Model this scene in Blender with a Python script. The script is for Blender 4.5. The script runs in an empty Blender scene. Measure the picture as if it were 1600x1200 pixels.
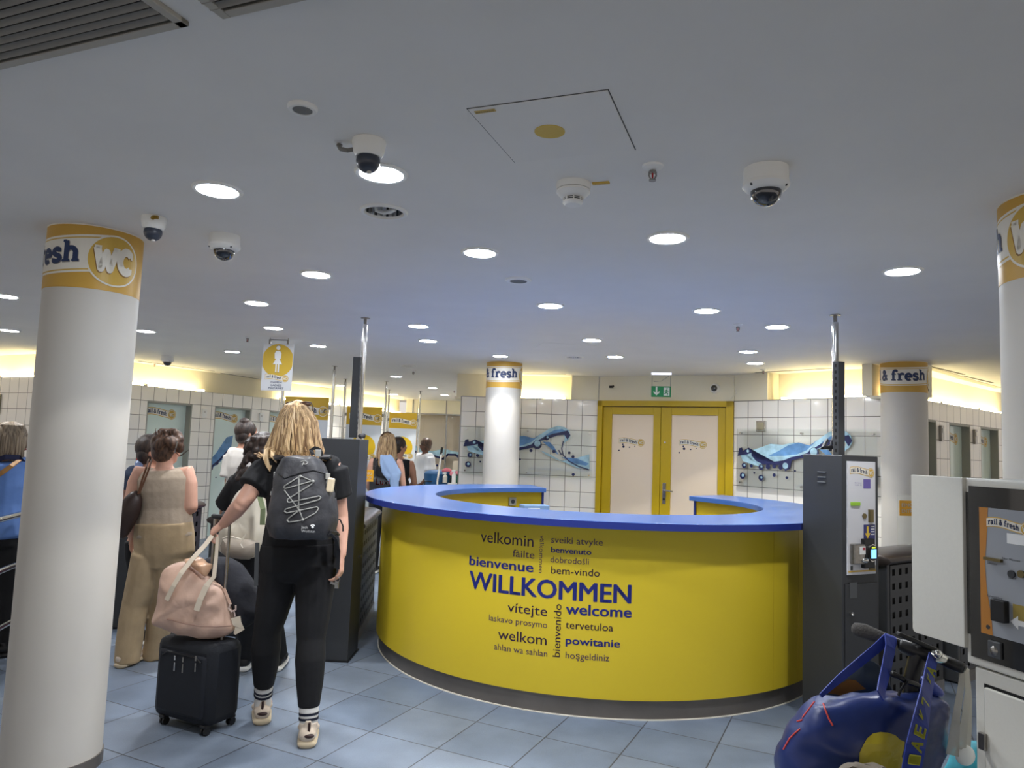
import bpy, bmesh, math, random
from mathutils import Vector, Matrix
random.seed(7)
C = bpy.context.scene.collection
SC = bpy.context.scene
# ---------------------------------------------------------------- camera
CH, FPX, PITCH, ROLL = 1.55, 1129.0, 0.085, 0.0373
FW = Vector((0, math.cos(PITCH), math.sin(PITCH)))
_R0 = Vector((1, 0, 0)); _U0 = _R0.cross(FW)
RT = _R0 * math.cos(ROLL) + _U0 * math.sin(ROLL); UP = RT.cross(FW)
cam = bpy.data.cameras.new('camera'); camo = bpy.data.objects.new('camera', cam); C.objects.link(camo)
cam.sensor_width = 36; cam.lens = 36 * FPX / 1600; cam.clip_start = 0.05; cam.clip_end = 100
m = Matrix((RT, UP, -FW)).transposed().to_4x4(); m.translation = Vector((0, 0, CH)); camo.matrix_world = m
SC.camera = camo
# ---------------------------------------------------------------- exposure, world, fill from the hall
SC.view_settings.view_transform = 'Standard'; SC.view_settings.look = 'None'
SC.view_settings.gamma = 1; SC.view_settings.use_curve_mapping = False
SC.view_settings.exposure = 0.2
w = bpy.data.worlds.new('world'); SC.world = w; w.use_nodes = True
w.node_tree.nodes['Background'].inputs[0].default_value = (1.0, 0.93, 0.86, 1)
w.node_tree.nodes['Background'].inputs[1].default_value = 0.7
LAMP_DISC, LAMP_SPOT, COVE = 128.0, 7.0, 25.0
CZ = 2.5        # ceiling height
TZ = 2.18       # top of the tiled walls

def ray(px, py):
    return FW + RT * ((px - 800) / FPX) + UP * ((600 - py) / FPX)
def onz(px, py, z=0.0):                       # the point of a horizontal plane seen at a pixel
    v = ray(px, py); return Vector((0, 0, CH)) + v * ((z - CH) / v.z)
def P(px, py, Y):                             # the point at distance Y seen at a pixel
    v = ray(px, py); return Vector((0, 0, CH)) + v * (Y / v.y)

# ---------------------------------------------------------------- materials
def lin(c):
    return tuple(((x / 255) / 12.92 if x / 255 <= 0.04045 else ((x / 255 + 0.055) / 1.055) ** 2.4) for x in c) + (1,)
MATS = {}
def mat(name, rgb, rough=0.6, metal=0.0, var=0.0, scale=20, bump=0.0, emit=0, trans=0, spec=0.5, coat=0, ior=1.45, alpha=1):
    if name in MATS: return MATS[name]
    m = bpy.data.materials.new(name); m.use_nodes = True; nt = m.node_tree; b = nt.nodes['Principled BSDF']
    col = lin(rgb); b.inputs['Base Color'].default_value = col
    b.inputs['Roughness'].default_value = rough; b.inputs['Metallic'].default_value = metal
    b.inputs['Specular IOR Level'].default_value = spec; b.inputs['IOR'].default_value = ior
    b.inputs['Coat Weight'].default_value = coat; b.inputs['Alpha'].default_value = alpha
    if trans: b.inputs['Transmission Weight'].default_value = trans
    if emit:
        b.inputs['Emission Color'].default_value = col; b.inputs['Emission Strength'].default_value = emit
    if var or bump:
        tc = nt.nodes.new('ShaderNodeTexCoord'); n = nt.nodes.new('ShaderNodeTexNoise')
        n.inputs['Scale'].default_value = scale; n.inputs['Detail'].default_value = 4
        nt.links.new(tc.outputs['Object'], n.inputs['Vector'])
        if var:
            r = nt.nodes.new('ShaderNodeValToRGB')
            r.color_ramp.elements[0].position = 0.3; r.color_ramp.elements[1].position = 0.7
            r.color_ramp.elements[0].color = tuple(c * (1 - var) for c in col[:3]) + (1,)
            r.color_ramp.elements[1].color = tuple(min(1, c * (1 + var)) for c in col[:3]) + (1,)
            nt.links.new(n.outputs[0], r.inputs[0]); nt.links.new(r.outputs[0], b.inputs['Base Color'])
        if bump:
            bp = nt.nodes.new('ShaderNodeBump'); bp.inputs['Strength'].default_value = bump; bp.inputs['Distance'].default_value = 0.01
            nt.links.new(n.outputs[0], bp.inputs['Height']); nt.links.new(bp.outputs[0], b.inputs['Normal'])
    MATS[name] = m; return m
def N(nt, t, **k):
    n = nt.nodes.new('ShaderNode' + t)
    for a, v in k.items(): setattr(n, a, v)
    return n
def tile_mat(name, c1, c2, mortar, w, h, ms, rough, rot=0.0, org=(0, 0), var=None, bumpy=0.0, xz=False, patch=0.0):
    m = bpy.data.materials.new(name); m.use_nodes = True; nt = m.node_tree; b = nt.nodes['Principled BSDF']; L = nt.links.new
    tc = N(nt, 'TexCoord'); mp = N(nt, 'Mapping')
    src = tc.outputs['Object']
    if xz:
        sx = N(nt, 'SeparateXYZ'); cx = N(nt, 'CombineXYZ'); L(src, sx.inputs[0]); L(sx.outputs[0], cx.inputs[0]); L(sx.outputs[2], cx.inputs[1]); src = cx.outputs[0]
    mp.vector_type = 'POINT'; mp.inputs['Rotation'].default_value = (0, 0, -rot)
    c, s = math.cos(-rot), math.sin(-rot)
    mp.inputs['Location'].default_value = (-(org[0] * c - org[1] * s), -(org[0] * s + org[1] * c), 0)
    L(src, mp.inputs[0])
    br = N(nt, 'TexBrick'); br.offset = 0; br.squash = 1
    br.inputs['Scale'].default_value = 1; br.inputs['Brick Width'].default_value = w; br.inputs['Row Height'].default_value = h
    br.inputs['Mortar Size'].default_value = ms; br.inputs['Mortar Smooth'].default_value = 0.1; br.inputs['Bias'].default_value = 0
    br.inputs['Color1'].default_value = lin(c1); br.inputs['Color2'].default_value = lin(c2); br.inputs['Mortar'].default_value = lin(mortar)
    L(mp.outputs[0], br.inputs['Vector'])
    out = br.outputs['Color']
    if patch:
        n = N(nt, 'TexNoise'); n.inputs['Scale'].default_value = 2.6; n.inputs['Detail'].default_value = 5; L(tc.outputs['Object'], n.inputs['Vector'])
        n2 = N(nt, 'TexNoise'); n2.inputs['Scale'].default_value = 160; n2.inputs['Detail'].default_value = 2; L(tc.outputs['Object'], n2.inputs['Vector'])
        mr = N(nt, 'MapRange'); mr.inputs['From Min'].default_value = 0.35; mr.inputs['From Max'].default_value = 0.65
        mr.inputs['To Min'].default_value = 1 - patch; mr.inputs['To Max'].default_value = 1 + patch; L(n.outputs[0], mr.inputs[0])
        mr2 = N(nt, 'MapRange'); mr2.inputs['From Min'].default_value = 0.3; mr2.inputs['From Max'].default_value = 0.7
        mr2.inputs['To Min'].default_value = 0.93; mr2.inputs['To Max'].default_value = 1.07; L(n2.outputs[0], mr2.inputs[0])
        mu = N(nt, 'Math', operation='MULTIPLY'); L(mr.outputs[0], mu.inputs[0]); L(mr2.outputs[0], mu.inputs[1])
        vm = N(nt, 'VectorMath', operation='SCALE'); L(out, vm.inputs[0]); L(mu.outputs[0], vm.inputs['Scale']); out = vm.outputs[0]
    L(out, b.inputs['Base Color']); b.inputs['Roughness'].default_value = rough
    bp = N(nt, 'Bump'); bp.inputs['Strength'].default_value = 0.4; bp.inputs['Distance'].default_value = 0.002; bp.invert = True
    L(br.outputs['Fac'], bp.inputs['Height'])
    if bumpy:
        n = N(nt, 'TexNoise'); n.inputs['Scale'].default_value = 1.7; L(tc.outputs['Object'], n.inputs['Vector'])
        bq = N(nt, 'Bump'); bq.inputs['Strength'].default_value = bumpy; bq.inputs['Distance'].default_value = 0.02
        L(n.outputs[0], bq.inputs['Height']); L(bq.outputs[0], bp.inputs['Normal'])
    L(bp.outputs[0], b.inputs['Normal'])
    MATS[name] = m; return m
def stripe_mat(name, c1, c2, scale=(60, 60, 6), rough=0.5, c3=None):       # hair: fine streaks running down
    m = bpy.data.materials.new(name); m.use_nodes = True; nt = m.node_tree; b = nt.nodes['Principled BSDF']; L = nt.links.new
    tc = N(nt, 'TexCoord'); mp = N(nt, 'Mapping'); mp.inputs['Scale'].default_value = scale; L(tc.outputs['Object'], mp.inputs[0])
    n = N(nt, 'TexNoise'); n.inputs['Scale'].default_value = 1; n.inputs['Detail'].default_value = 5; L(mp.outputs[0], n.inputs['Vector'])
    r = N(nt, 'ValToRGB'); r.color_ramp.elements[0].position = 0.35; r.color_ramp.elements[1].position = 0.65
    r.color_ramp.elements[0].color = lin(c1); r.color_ramp.elements[1].color = lin(c2)
    L(n.outputs[0], r.inputs[0]); L(r.outputs[0], b.inputs['Base Color']); b.inputs['Roughness'].default_value = rough
    bp = N(nt, 'Bump'); bp.inputs['Strength'].default_value = 0.8; bp.inputs['Distance'].default_value = 0.006
    L(n.outputs[0], bp.inputs['Height']); L(bp.outputs[0], b.inputs['Normal'])
    MATS[name] = m; return m

M_ceil = mat('ceiling_paint', (236, 232, 225), 0.7, var=0.02, scale=3)
M_floor = tile_mat('floor_tiles', (104, 117, 135), (120, 131, 146), (66, 68, 74), 0.418, 0.418, 0.0035, 0.42, rot=math.radians(-26), org=(-0.129, 4.2), patch=0.16)
M_wtile = tile_mat('wall_tiles', (246, 240, 231), (250, 245, 236), (116, 108, 98), 0.2, 0.2, 0.0035, 0.06, xz=True, org=(0, 2.18 - 2.2), bumpy=0.04)
M_cove = mat('cove_paint', (235, 228, 205), 0.8)
M_white = mat('white_paint', (214, 210, 203), 0.55)
M_col = mat('column_paint', (202, 197, 188), 0.5, var=0.02, scale=3)
M_band = mat('band_ochre', (205, 160, 68), 0.45, var=0.03, scale=6)
M_cream = mat('ribbon_white', (228, 222, 208), 0.45)
M_gold = mat('logo_gold', (206, 168, 72), 0.4)
M_navy = mat('logo_navy', (38, 54, 92), 0.45)
M_yel = mat('counter_yellow', (206, 182, 46), 0.36, spec=0.35)
M_door = mat('door_yellow', (196, 164, 20), 0.35)
M_blue = mat('countertop_blue', (54, 94, 160), 0.3, coat=0.3)
M_dblue = mat('countertop_blue_shaded', (30, 46, 124), 0.4)  # darker copy of the countertop blue, the rim's shade put into the colour
M_text = mat('word_navy', (28, 38, 118), 0.45)
M_textp = mat('word_plum', (66, 46, 76), 0.45)
M_steel = mat('brushed_steel', (150, 146, 140), 0.33, metal=0.9, var=0.1, scale=60)
M_plinth = mat('plinth_steel', (118, 112, 106), 0.42, metal=0.55, var=0.12, scale=4)
M_chrome = mat('polished_steel', (205, 203, 198), 0.16, metal=1)
M_anth = mat('anthracite_metal', (50, 52, 55), 0.5, var=0.06, scale=300)
M_anth2 = mat('anthracite_light', (76, 78, 80), 0.5)
M_black = mat('black_plastic', (22, 22, 24), 0.4)
M_dark = mat('dark_void', (9, 9, 10), 0.8)
M_plastic = mat('white_plastic', (240, 238, 232), 0.4)
M_glassd = mat('smoked_dome', (30, 32, 40), 0.06, spec=0.8, coat=1)
M_beige = mat('frosted_beige_glass', (240, 220, 196), 0.12, coat=0.5)
M_mint = mat('frosted_mint_glass', (218, 234, 226), 0.2, coat=0.3)
M_greyjamb = mat('grey_jamb', (158, 158, 148), 0.5)
M_green = mat('exit_green', (16, 110, 66), 0.4, emit=0.25)
M_wht = mat('print_white', (232, 232, 230), 0.5)
M_mach = mat('machine_white', (224, 222, 212), 0.45, var=0.015, scale=120)
M_lamp = mat('lamp_lens', (236, 244, 255), 0.4, emit=LAMP_DISC)
M_tube = mat('warm_tube', (255, 240, 190), 0.4, emit=COVE)
def glass_mat(name, tint=(0.975, 0.99, 0.985), refl=0.12):
    m = bpy.data.materials.new(name); m.use_nodes = True; nt = m.node_tree; L = nt.links.new
    for n in list(nt.nodes):
        if n.type == 'BSDF_PRINCIPLED': nt.nodes.remove(n)
    t = N(nt, 'BsdfTransparent'); t.inputs[0].default_value = tint + (1,)
    g = N(nt, 'BsdfGlossy'); g.inputs['Roughness'].default_value = 0.03
    f = N(nt, 'Fresnel'); f.inputs[0].default_value = 1.45
    x = N(nt, 'MixShader'); L(f.outputs[0], x.inputs[0]); L(t.outputs[0], x.inputs[1]); L(g.outputs[0], x.inputs[2])
    L(x.outputs[0], nt.nodes['Material Output'].inputs[0]); MATS[name] = m; return m
M_glass = glass_mat('clear_glass')
def water_mat(name, rgb, a):
    m = mat(name, rgb, 0.2, var=0.3, scale=9); return m
M_wl = water_mat('water_pale', (158, 192, 206), 1); M_wm = water_mat('water_blue', (92, 136, 182), 1); M_wd = water_mat('water_navy', (36, 42, 84), 1)

# ---------------------------------------------------------------- mesh building
def ortho(t, ref=None):
    t = t.normalized(); ref = Vector(ref) if ref else (Vector((0, 0, 1)) if abs(t.z) < 0.9 else Vector((1, 0, 0)))
    s = ref - t * ref.dot(t)
    if s.length < 1e-5: s = Vector((1, 0.1, 0)) - t * t.dot(Vector((1, 0.1, 0)))
    s.normalize(); return s, t.cross(s).normalized()
from mathutils.bvhtree import BVHTree
def snapper(mb):                                          # finds the point of a finished surface seen at a pixel
    tr = BVHTree.FromBMesh(mb.bm); o = Vector((0, 0, CH))
    def f(px, py, lift=.003, dflt=2.2):
        d = ray(px, py).normalized(); h = tr.ray_cast(o, d)[0]
        return (h if h else P(px, py, dflt)) - d * lift
    return f
class MB:
    def __init__(s): s.bm = bmesh.new()
    def box(s, c, size, rz=0, M=None):
        T = Matrix.Translation(Vector(c)) @ (M or Matrix.Rotation(rz, 4, 'Z')) @ Matrix.Diagonal(Vector(tuple(size) + (1,)))
        bmesh.ops.create_cube(s.bm, size=1, matrix=T); return s
    def cyl(s, c, r, h, n=32, r2=None, M=None):          # base centre c, axis z
        T = Matrix.Translation(Vector(c)) @ (M or Matrix()) @ Matrix.Translation((0, 0, h / 2))
        bmesh.ops.create_cone(s.bm, cap_ends=True, segments=n, radius1=r, radius2=r if r2 is None else r2, depth=h, matrix=T); return s
    def ball(s, c, r, n=16, M=None):
        r = r if hasattr(r, '__len__') else (r, r, r)
        T = Matrix.Translation(Vector(c)) @ (M or Matrix()) @ Matrix.Diagonal(Vector(tuple(r) + (1,)))
        bmesh.ops.create_uvsphere(s.bm, u_segments=n, v_segments=max(6, n // 2 + 2), radius=1, matrix=T); return s
    def lathe(s, c, prof, n=32):                          # closed profile [(r,z)...] turned about z
        rings = []
        for r, z in prof:
            if r < 1e-6: rings.append([s.bm.verts.new((c[0], c[1], c[2] + z))])
            else: rings.append([s.bm.verts.new((c[0] + r * math.cos(a), c[1] + r * math.sin(a), c[2] + z)) for a in [2 * math.pi * i / n for i in range(n)]])
        for A, B in zip(rings, rings[1:]):
            for i in range(n):
                j = (i + 1) % n
                if len(A) == 1 and len(B) == 1: continue
                if len(A) == 1: s.bm.faces.new((A[0], B[j], B[i]))
                elif len(B) == 1: s.bm.faces.new((A[i], A[j], B[0]))
                else: s.bm.faces.new((A[i], A[j], B[j], B[i]))
        return s
    def loft(s, pts, rads, side=None, n=14, dome=0.5):
        pts = [Vector(p) for p in pts]; rings = []
        rads = [(r, r) if not hasattr(r, '__len__') else r for r in rads]
        tans = []
        for i in range(len(pts)):
            a = pts[max(0, i - 1)]; b = pts[min(len(pts) - 1, i + 1)]; tans.append((b - a).normalized())
        P_, R_, T_ = list(pts), list(rads), list(tans)
        if dome:
            for end in (0, 1):
                i = 0 if end == 0 else -1; d = -tans[0] if end == 0 else tans[-1]; rr = min(rads[i])
                add = [(pts[i] + d * rr * dome * math.sin(a), (rads[i][0] * math.cos(a), rads[i][1] * math.cos(a)), tans[i]) for a in (0.5, 1.0, 1.35)]
                for (p, r, t) in add:
                    if end == 0: P_.insert(0, p); R_.insert(0, r); T_.insert(0, t)
                    else: P_.append(p); R_.append(r); T_.append(t)
        prev = None
        for p, r, t in zip(P_, R_, T_):
            sd, ot = ortho(t, side or prev); 
            if side is None: prev = sd
            rings.append([s.bm.verts.new(p + sd * r[0] * math.cos(2 * math.pi * k / n) + ot * r[1] * math.sin(2 * math.pi * k / n)) for k in range(n)])
        for A, B in zip(rings, rings[1:]):
            for i in range(n):
                j = (i + 1) % n; s.bm.faces.new((A[i], A[j], B[j], B[i]))
        s.bm.faces.new(rings[0][::-1]); s.bm.faces.new(rings[-1]); return s
    def tube(s, pts, r, n=10):
        return s.loft(pts, [r] * len(pts), n=n, dome=0)
    def strip(s, pts, nrm, w, th=0.003):                  # flat strap along pts, width w across nrm-perp
        pts = [Vector(p) for p in pts]; prev = None; rings = []
        for i, p in enumerate(pts):
            t = (pts[min(i + 1, len(pts) - 1)] - pts[max(i - 1, 0)]).normalized()
            nn = nrm[i] if isinstance(nrm, list) else Vector(nrm)
            nn = (nn - t * nn.dot(t)).normalized(); sd = t.cross(nn)
            ww = w[i] if isinstance(w, list) else w
            rings.append([s.bm.verts.new(p + sd * ww / 2 * a + nn * th / 2 * b) for a, b in ((-1, -1), (1, -1), (1, 1), (-1, 1))])
        for A, B in zip(rings, rings[1:]):
            for i in range(4): j = (i + 1) % 4; s.bm.faces.new((A[i], A[j], B[j], B[i]))
        s.bm.faces.new(rings[0][::-1]); s.bm.faces.new(rings[-1]); return s
    def prism(s, poly, z0, z1, M=None):                   # polygon in xy extruded in z, then M
        M = M or Matrix()
        a = [s.bm.verts.new(M @ Vector((x, y, z0))) for x, y in poly]; b = [s.bm.verts.new(M @ Vector((x, y, z1))) for x, y in poly]
        n = len(poly)
        for i in range(n): j = (i + 1) % n; s.bm.faces.new((a[i], a[j], b[j], b[i]))
        s.bm.faces.new(a[::-1]); s.bm.faces.new(b); return s
    def arc(s, c, r0, r1, z0, z1, a0, a1, n=64):          # slab between two radii
        rings = []
        for i in range(n + 1):
            a = a0 + (a1 - a0) * i / n; ca, sa = math.cos(a), math.sin(a)
            rings.append([s.bm.verts.new((c[0] + r * ca, c[1] + r * sa, z)) for r, z in ((r0, z0), (r1, z0), (r1, z1), (r0, z1))])
        for A, B in zip(rings, rings[1:]):
            for i in range(4): j = (i + 1) % 4; s.bm.faces.new((A[i], A[j], B[j], B[i]))
        s.bm.faces.new(rings[0][::-1]); s.bm.faces.new(rings[-1]); return s
    def perforated(s, x0, x1, z0, z1, nx, nz, fx, fz, M, th=0.003):
        # sheet in local xz with nx*nz square holes; fx, fz the open fraction
        xs = []; dx = (x1 - x0) / nx; dz = (z1 - z0) / nz
        gx = [x0]; gz = [z0]
        for i in range(nx): gx += [x0 + dx * (i + 0.5 - fx / 2), x0 + dx * (i + 0.5 + fx / 2)]
        for i in range(nz): gz += [z0 + dz * (i + 0.5 - fz / 2), z0 + dz * (i + 0.5 + fz / 2)]
        gx.append(x1); gz.append(z1)
        V = [[s.bm.verts.new(M @ Vector((x, 0, z))) for z in gz] for x in gx]
        for i in range(len(gx) - 1):
            for j in range(len(gz) - 1):
                if i % 2 == 1 and j % 2 == 1: continue
                s.bm.faces.new((V[i][j], V[i + 1][j], V[i + 1][j + 1], V[i][j + 1]))
        return s
def finish(o, smooth, bevel, subsurf=0, remesh=0, smoothit=0, solid=0):
    if remesh:
        r = o.modifiers.new('remesh', 'REMESH'); r.mode = 'VOXEL'; r.voxel_size = remesh; r.use_smooth_shade = True
        if smoothit:
            q = o.modifiers.new('smooth', 'SMOOTH'); q.factor = 0.5; q.iterations = smoothit
    if solid:
        q = o.modifiers.new('solid', 'SOLIDIFY'); q.thickness = solid; q.offset = 0
    if bevel:
        b = o.modifiers.new('bevel', 'BEVEL'); b.width = bevel; b.segments = 2; b.limit_method = 'ANGLE'; b.angle_limit = math.radians(40)
    if subsurf:
        q = o.modifiers.new('sub', 'SUBSURF'); q.levels = subsurf; q.render_levels = subsurf
def put(name, mb, material, parent=None, smooth=False, bevel=0, world=False, angle=35, **k):
    bm = mb.bm if isinstance(mb, MB) else mb
    if not k.get('solid'): bmesh.ops.recalc_face_normals(bm, faces=bm.faces)
    off = Vector((0, 0, 0))
    if parent is None:
        vs = [v.co for v in bm.verts]
        lo = Vector([min(v[i] for v in vs) for i in range(3)]); hi = Vector([max(v[i] for v in vs) for i in range(3)])
        off = Vector(((lo.x + hi.x) / 2, (lo.y + hi.y) / 2, lo.z)) if not k.get('keep') else off
    elif world:
        MW = Matrix(); q = parent
        while q: MW = Matrix.Translation(q.location) @ q.rotation_euler.to_matrix().to_4x4() @ MW if False else (q.matrix_basis @ MW); q = q.parent
        bmesh.ops.transform(bm, matrix=MW.inverted(), verts=bm.verts)
    k.pop('keep', None)
    if off.length: bmesh.ops.translate(bm, vec=-off, verts=bm.verts)
    me = bpy.data.meshes.new(name); bm.to_mesh(me); bm.free(); me.materials.append(material)
    o = bpy.data.objects.new(name, me); C.objects.link(o); o.location = off
    if parent: o.parent = parent
    if smooth:
        me.shade_smooth()
        if not k.get('remesh') and not k.get('subsurf'): me.set_sharp_from_angle(angle=math.radians(angle))
    finish(o, smooth, bevel, **k)
    return o
def thing(name, label, cat, loc=(0, 0, 0), rz=0, group=None):
    o = bpy.data.objects.new(name, None); C.objects.link(o); o.empty_display_size = 0.1
    o.location = loc; o.rotation_euler = (0, 0, rz); o['label'] = label; o['category'] = cat
    if group: o['group'] = group
    return o
def tag(o, label, cat, group=None, kind=None):
    o['label'] = label; o['category'] = cat
    if group: o['group'] = group
    if kind: o['kind'] = kind
    return o
def struct(o): o['kind'] = 'structure'; return o
def dup(root, loc, rz=None, label=None, group=None):
    def cp(o, par):
        c = o.copy(); C.objects.link(c); c.parent = par
        for ch in o.children: cp(ch, c)
        return c
    r = cp(root, None); r.location = loc
    if rz is not None: r.rotation_euler = (0, 0, rz)
    if label: r['label'] = label
    if group: r['group'] = group
    return r

# ---------------------------------------------------------------- flat artwork laid on real surfaces
def text_bm(txt, bold=0.0, align='LEFT', spacing=1.0):
    cu = bpy.data.curves.new('t', 'FONT'); cu.body = txt; cu.align_x = align; cu.resolution_u = 3; cu.space_character = spacing
    o = bpy.data.objects.new('t', cu); C.objects.link(o)
    dg = bpy.context.evaluated_depsgraph_get(); me = bpy.data.meshes.new_from_object(o.evaluated_get(dg))
    bm = bmesh.new(); bm.from_mesh(me)
    if bold:                                             # heavier letters: the outline thickened by shifted copies
        for dx, dy in ((1, 0), (-1, 0), (.6, .6), (-.6, -.6), (.6, -.6), (-.6, .6)):
            k = len(bm.verts); bm.from_mesh(me); bm.verts.ensure_lookup_table()
            for v in bm.verts[k:]: v.co += Vector((dx, dy, 0)) * bold
    bpy.data.objects.remove(o); bpy.data.curves.remove(cu); bpy.data.meshes.remove(me)
    return bm
def bounds(bm):
    xs = [v.co.x for v in bm.verts]; ys = [v.co.y for v in bm.verts]; return min(xs), max(xs), min(ys), max(ys)
def fit(bm, x0, x1, y0=None, h=None, hy=0.72):           # stretch text to x0..x1, baseline y0, cap height h
    a, b, _, _ = bounds(bm); sx = (x1 - x0) / max(1e-6, b - a); sy = sx if h is None else h / hy
    for v in bm.verts: v.co = Vector(((v.co.x - a) * sx + x0, v.co.y * sy + (y0 or 0), 0))
    return bm
def poly2(polys):
    bm = bmesh.new()
    for p in polys:
        vs = [bm.verts.new((x, y, 0)) for x, y in p]; f = bm.faces.new(vs)
        f.normal_update()
        if f.normal.z < 0: f.normal_flip()
    bmesh.ops.triangulate(bm, faces=bm.faces[:]); return bm
def circ(cx, cy, rx, ry=None, n=28, a0=0, a1=2 * math.pi):
    ry = ry or rx; return [(cx + rx * math.cos(a0 + (a1 - a0) * i / n), cy + ry * math.sin(a0 + (a1 - a0) * i / n)) for i in range(n)]
def strokes(lines, w):                                    # thick polylines, [(pts, w?)]
    out = []
    for L in lines:
        ww = w
        if isinstance(L, tuple) and isinstance(L[1], (int, float)) and isinstance(L[0], list): L, ww = L
        for (x0, y0), (x1, y1) in zip(L, L[1:]):
            d = math.hypot(x1 - x0, y1 - y0) or 1e-6; nx, ny = -(y1 - y0) / d * ww / 2, (x1 - x0) / d * ww / 2
            out.append([(x0 + nx, y0 + ny), (x0 - nx, y0 - ny), (x1 - nx, y1 - ny), (x1 + nx, y1 + ny)])
        for (x, y) in L[1:-1]: out.append(circ(x, y, ww / 2, n=10))
    return out
def A_(cx, cy, rx, ry, d0, d1, n=8): return [(cx + rx * math.cos(math.radians(d0 + (d1 - d0) * i / n)), cy + ry * math.sin(math.radians(d0 + (d1 - d0) * i / n))) for i in range(n + 1)]
S = 0.16
SLAB = {  # slab-serif letters, x-height 1
 'r': ([[(.3, .05), (.3, .9)], A_(.62, .62, .3, .32, 160, 50), ([(.03, .07), (.6, .07)], S), ([(.05, .93), (.3, .93)], S)], .95),
 'a': ([A_(.38, .3, .24, .22, 0, 360, 12), [(.68, .12), (.68, .66)] + A_(.42, .66, .26, .27, 0, 150), ([(.68, .07), (.95, .07)], S)], 1.02),
 'i': ([[(.3, .05), (.3, .93)], ([(.03, .07), (.58, .07)], S), ([(.05, .93), (.3, .93)], S), ([(.3, 1.15), (.3, 1.42)], .26)], .66),
 'l': ([[(.3, .05), (.3, 1.43)], ([(.03, .07), (.58, .07)], S), ([(.05, 1.42), (.3, 1.42)], S)], .66),
 '&': ([[(1.0, .06), (.3, 1.0)] + A_(.47, 1.12, .2, .2, 200, -60) + [(.3, .62), (.14, .36)] + A_(.4, .3, .28, .25, 170, 330) + [(.86, .7)], ([(.7, .72), (1.02, .72)], S)], 1.2),
 'f': ([[(.3, .05), (.3, 1.1)] + A_(.58, 1.12, .28, .28, 175, 40), ([(.03, .07), (.62, .07)], S), ([(.03, .9), (.62, .9)], S)], .8),
 'e': ([[(.12, .5), (.82, .52)] + A_(.47, .5, .35, .43, 0, 310, 14)], .98),
 's': ([A_(.42, .72, .27, .2, 30, 200) + [(.42, .5)] + A_(.42, .27, .3, .21, 60, -150), ([(.7, .7), (.7, .95)], S), ([(.12, .05), (.12, .3)], S)], .86),
 'h': ([[(.3, .05), (.3, 1.43)], A_(.6, .6, .3, .33, 170, 0) + [(.9, .05)], ([(.03, .07), (.55, .07)], S), ([(.68, .07), (1.14, .07)], S), ([(.05, 1.42), (.3, 1.42)], S)], 1.2),
 'W': ([[(.2, 1.4), (.55, .1), (.9, 1.1), (1.2, .1), (1.65, 1.4)], ([(0, 1.4), (.5, 1.4)], S * 1.3), ([(1.4, 1.4), (1.9, 1.4)], S * 1.3)], 1.75),
 'C': ([A_(.75, .75, .55, .65, 45, 315, 14), ([(1.25, 1.0), (1.25, 1.4)], S * 1.3), ([(1.25, .1), (1.25, .4)], S)], 1.4),
 ' ': ([], .45),
}
def slab(txt, w=.36, x0=0, x1=None, y0=0, h=1.0, wave=None):  # h = x-height
    polys = []; x = 0
    for ch in txt:
        ls, adv = SLAB[ch]
        for p in strokes(ls, w if ch not in 'WC' else w * 1.25): polys.append([(a + x, b) for a, b in p])
        x += adv
    s = (x1 - x0) / x if x1 is not None else h
    return [[(a * s + x0, b * h + y0 + (wave(a * s + x0) if wave else 0)) for a, b in p] for p in polys]
def ribbon(x0, x1, hw, wave, n=24):
    out = []
    for i in range(n):
        a = x0 + (x1 - x0) * i / n; b = x0 + (x1 - x0) * (i + 1) / n
        out.append([(a, wave(a) - hw), (b, wave(b) - hw), (b, wave(b) + hw), (a, wave(a) + hw)])
    return out
def lay(name, bm, material, parent, fn, off, cut=0.0, world=False, **k):      # bm in uv; fn(u,v,off)->3D
    if cut:
        a, b, _, _ = bounds(bm); u = math.floor(a / cut) * cut
        while u < b:
            bmesh.ops.bisect_plane(bm, geom=bm.verts[:] + bm.edges[:] + bm.faces[:], plane_co=(u, 0, 0), plane_no=(1, 0, 0)); u += cut
    for v in bm.verts: v.co = fn(v.co.x, v.co.y, off)
    me_bm = bm
    MWI = None
    if parent is not None and world:
        MW = Matrix(); q = parent
        while q: MW = q.matrix_basis @ MW; q = q.parent
        bmesh.ops.transform(bm, matrix=MW.inverted(), verts=bm.verts)
    me = bpy.data.meshes.new(name); bm.to_mesh(me); bm.free(); me.materials.append(material)
    o = bpy.data.objects.new(name, me); C.objects.link(o)
    if parent: o.parent = parent
    return o
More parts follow.
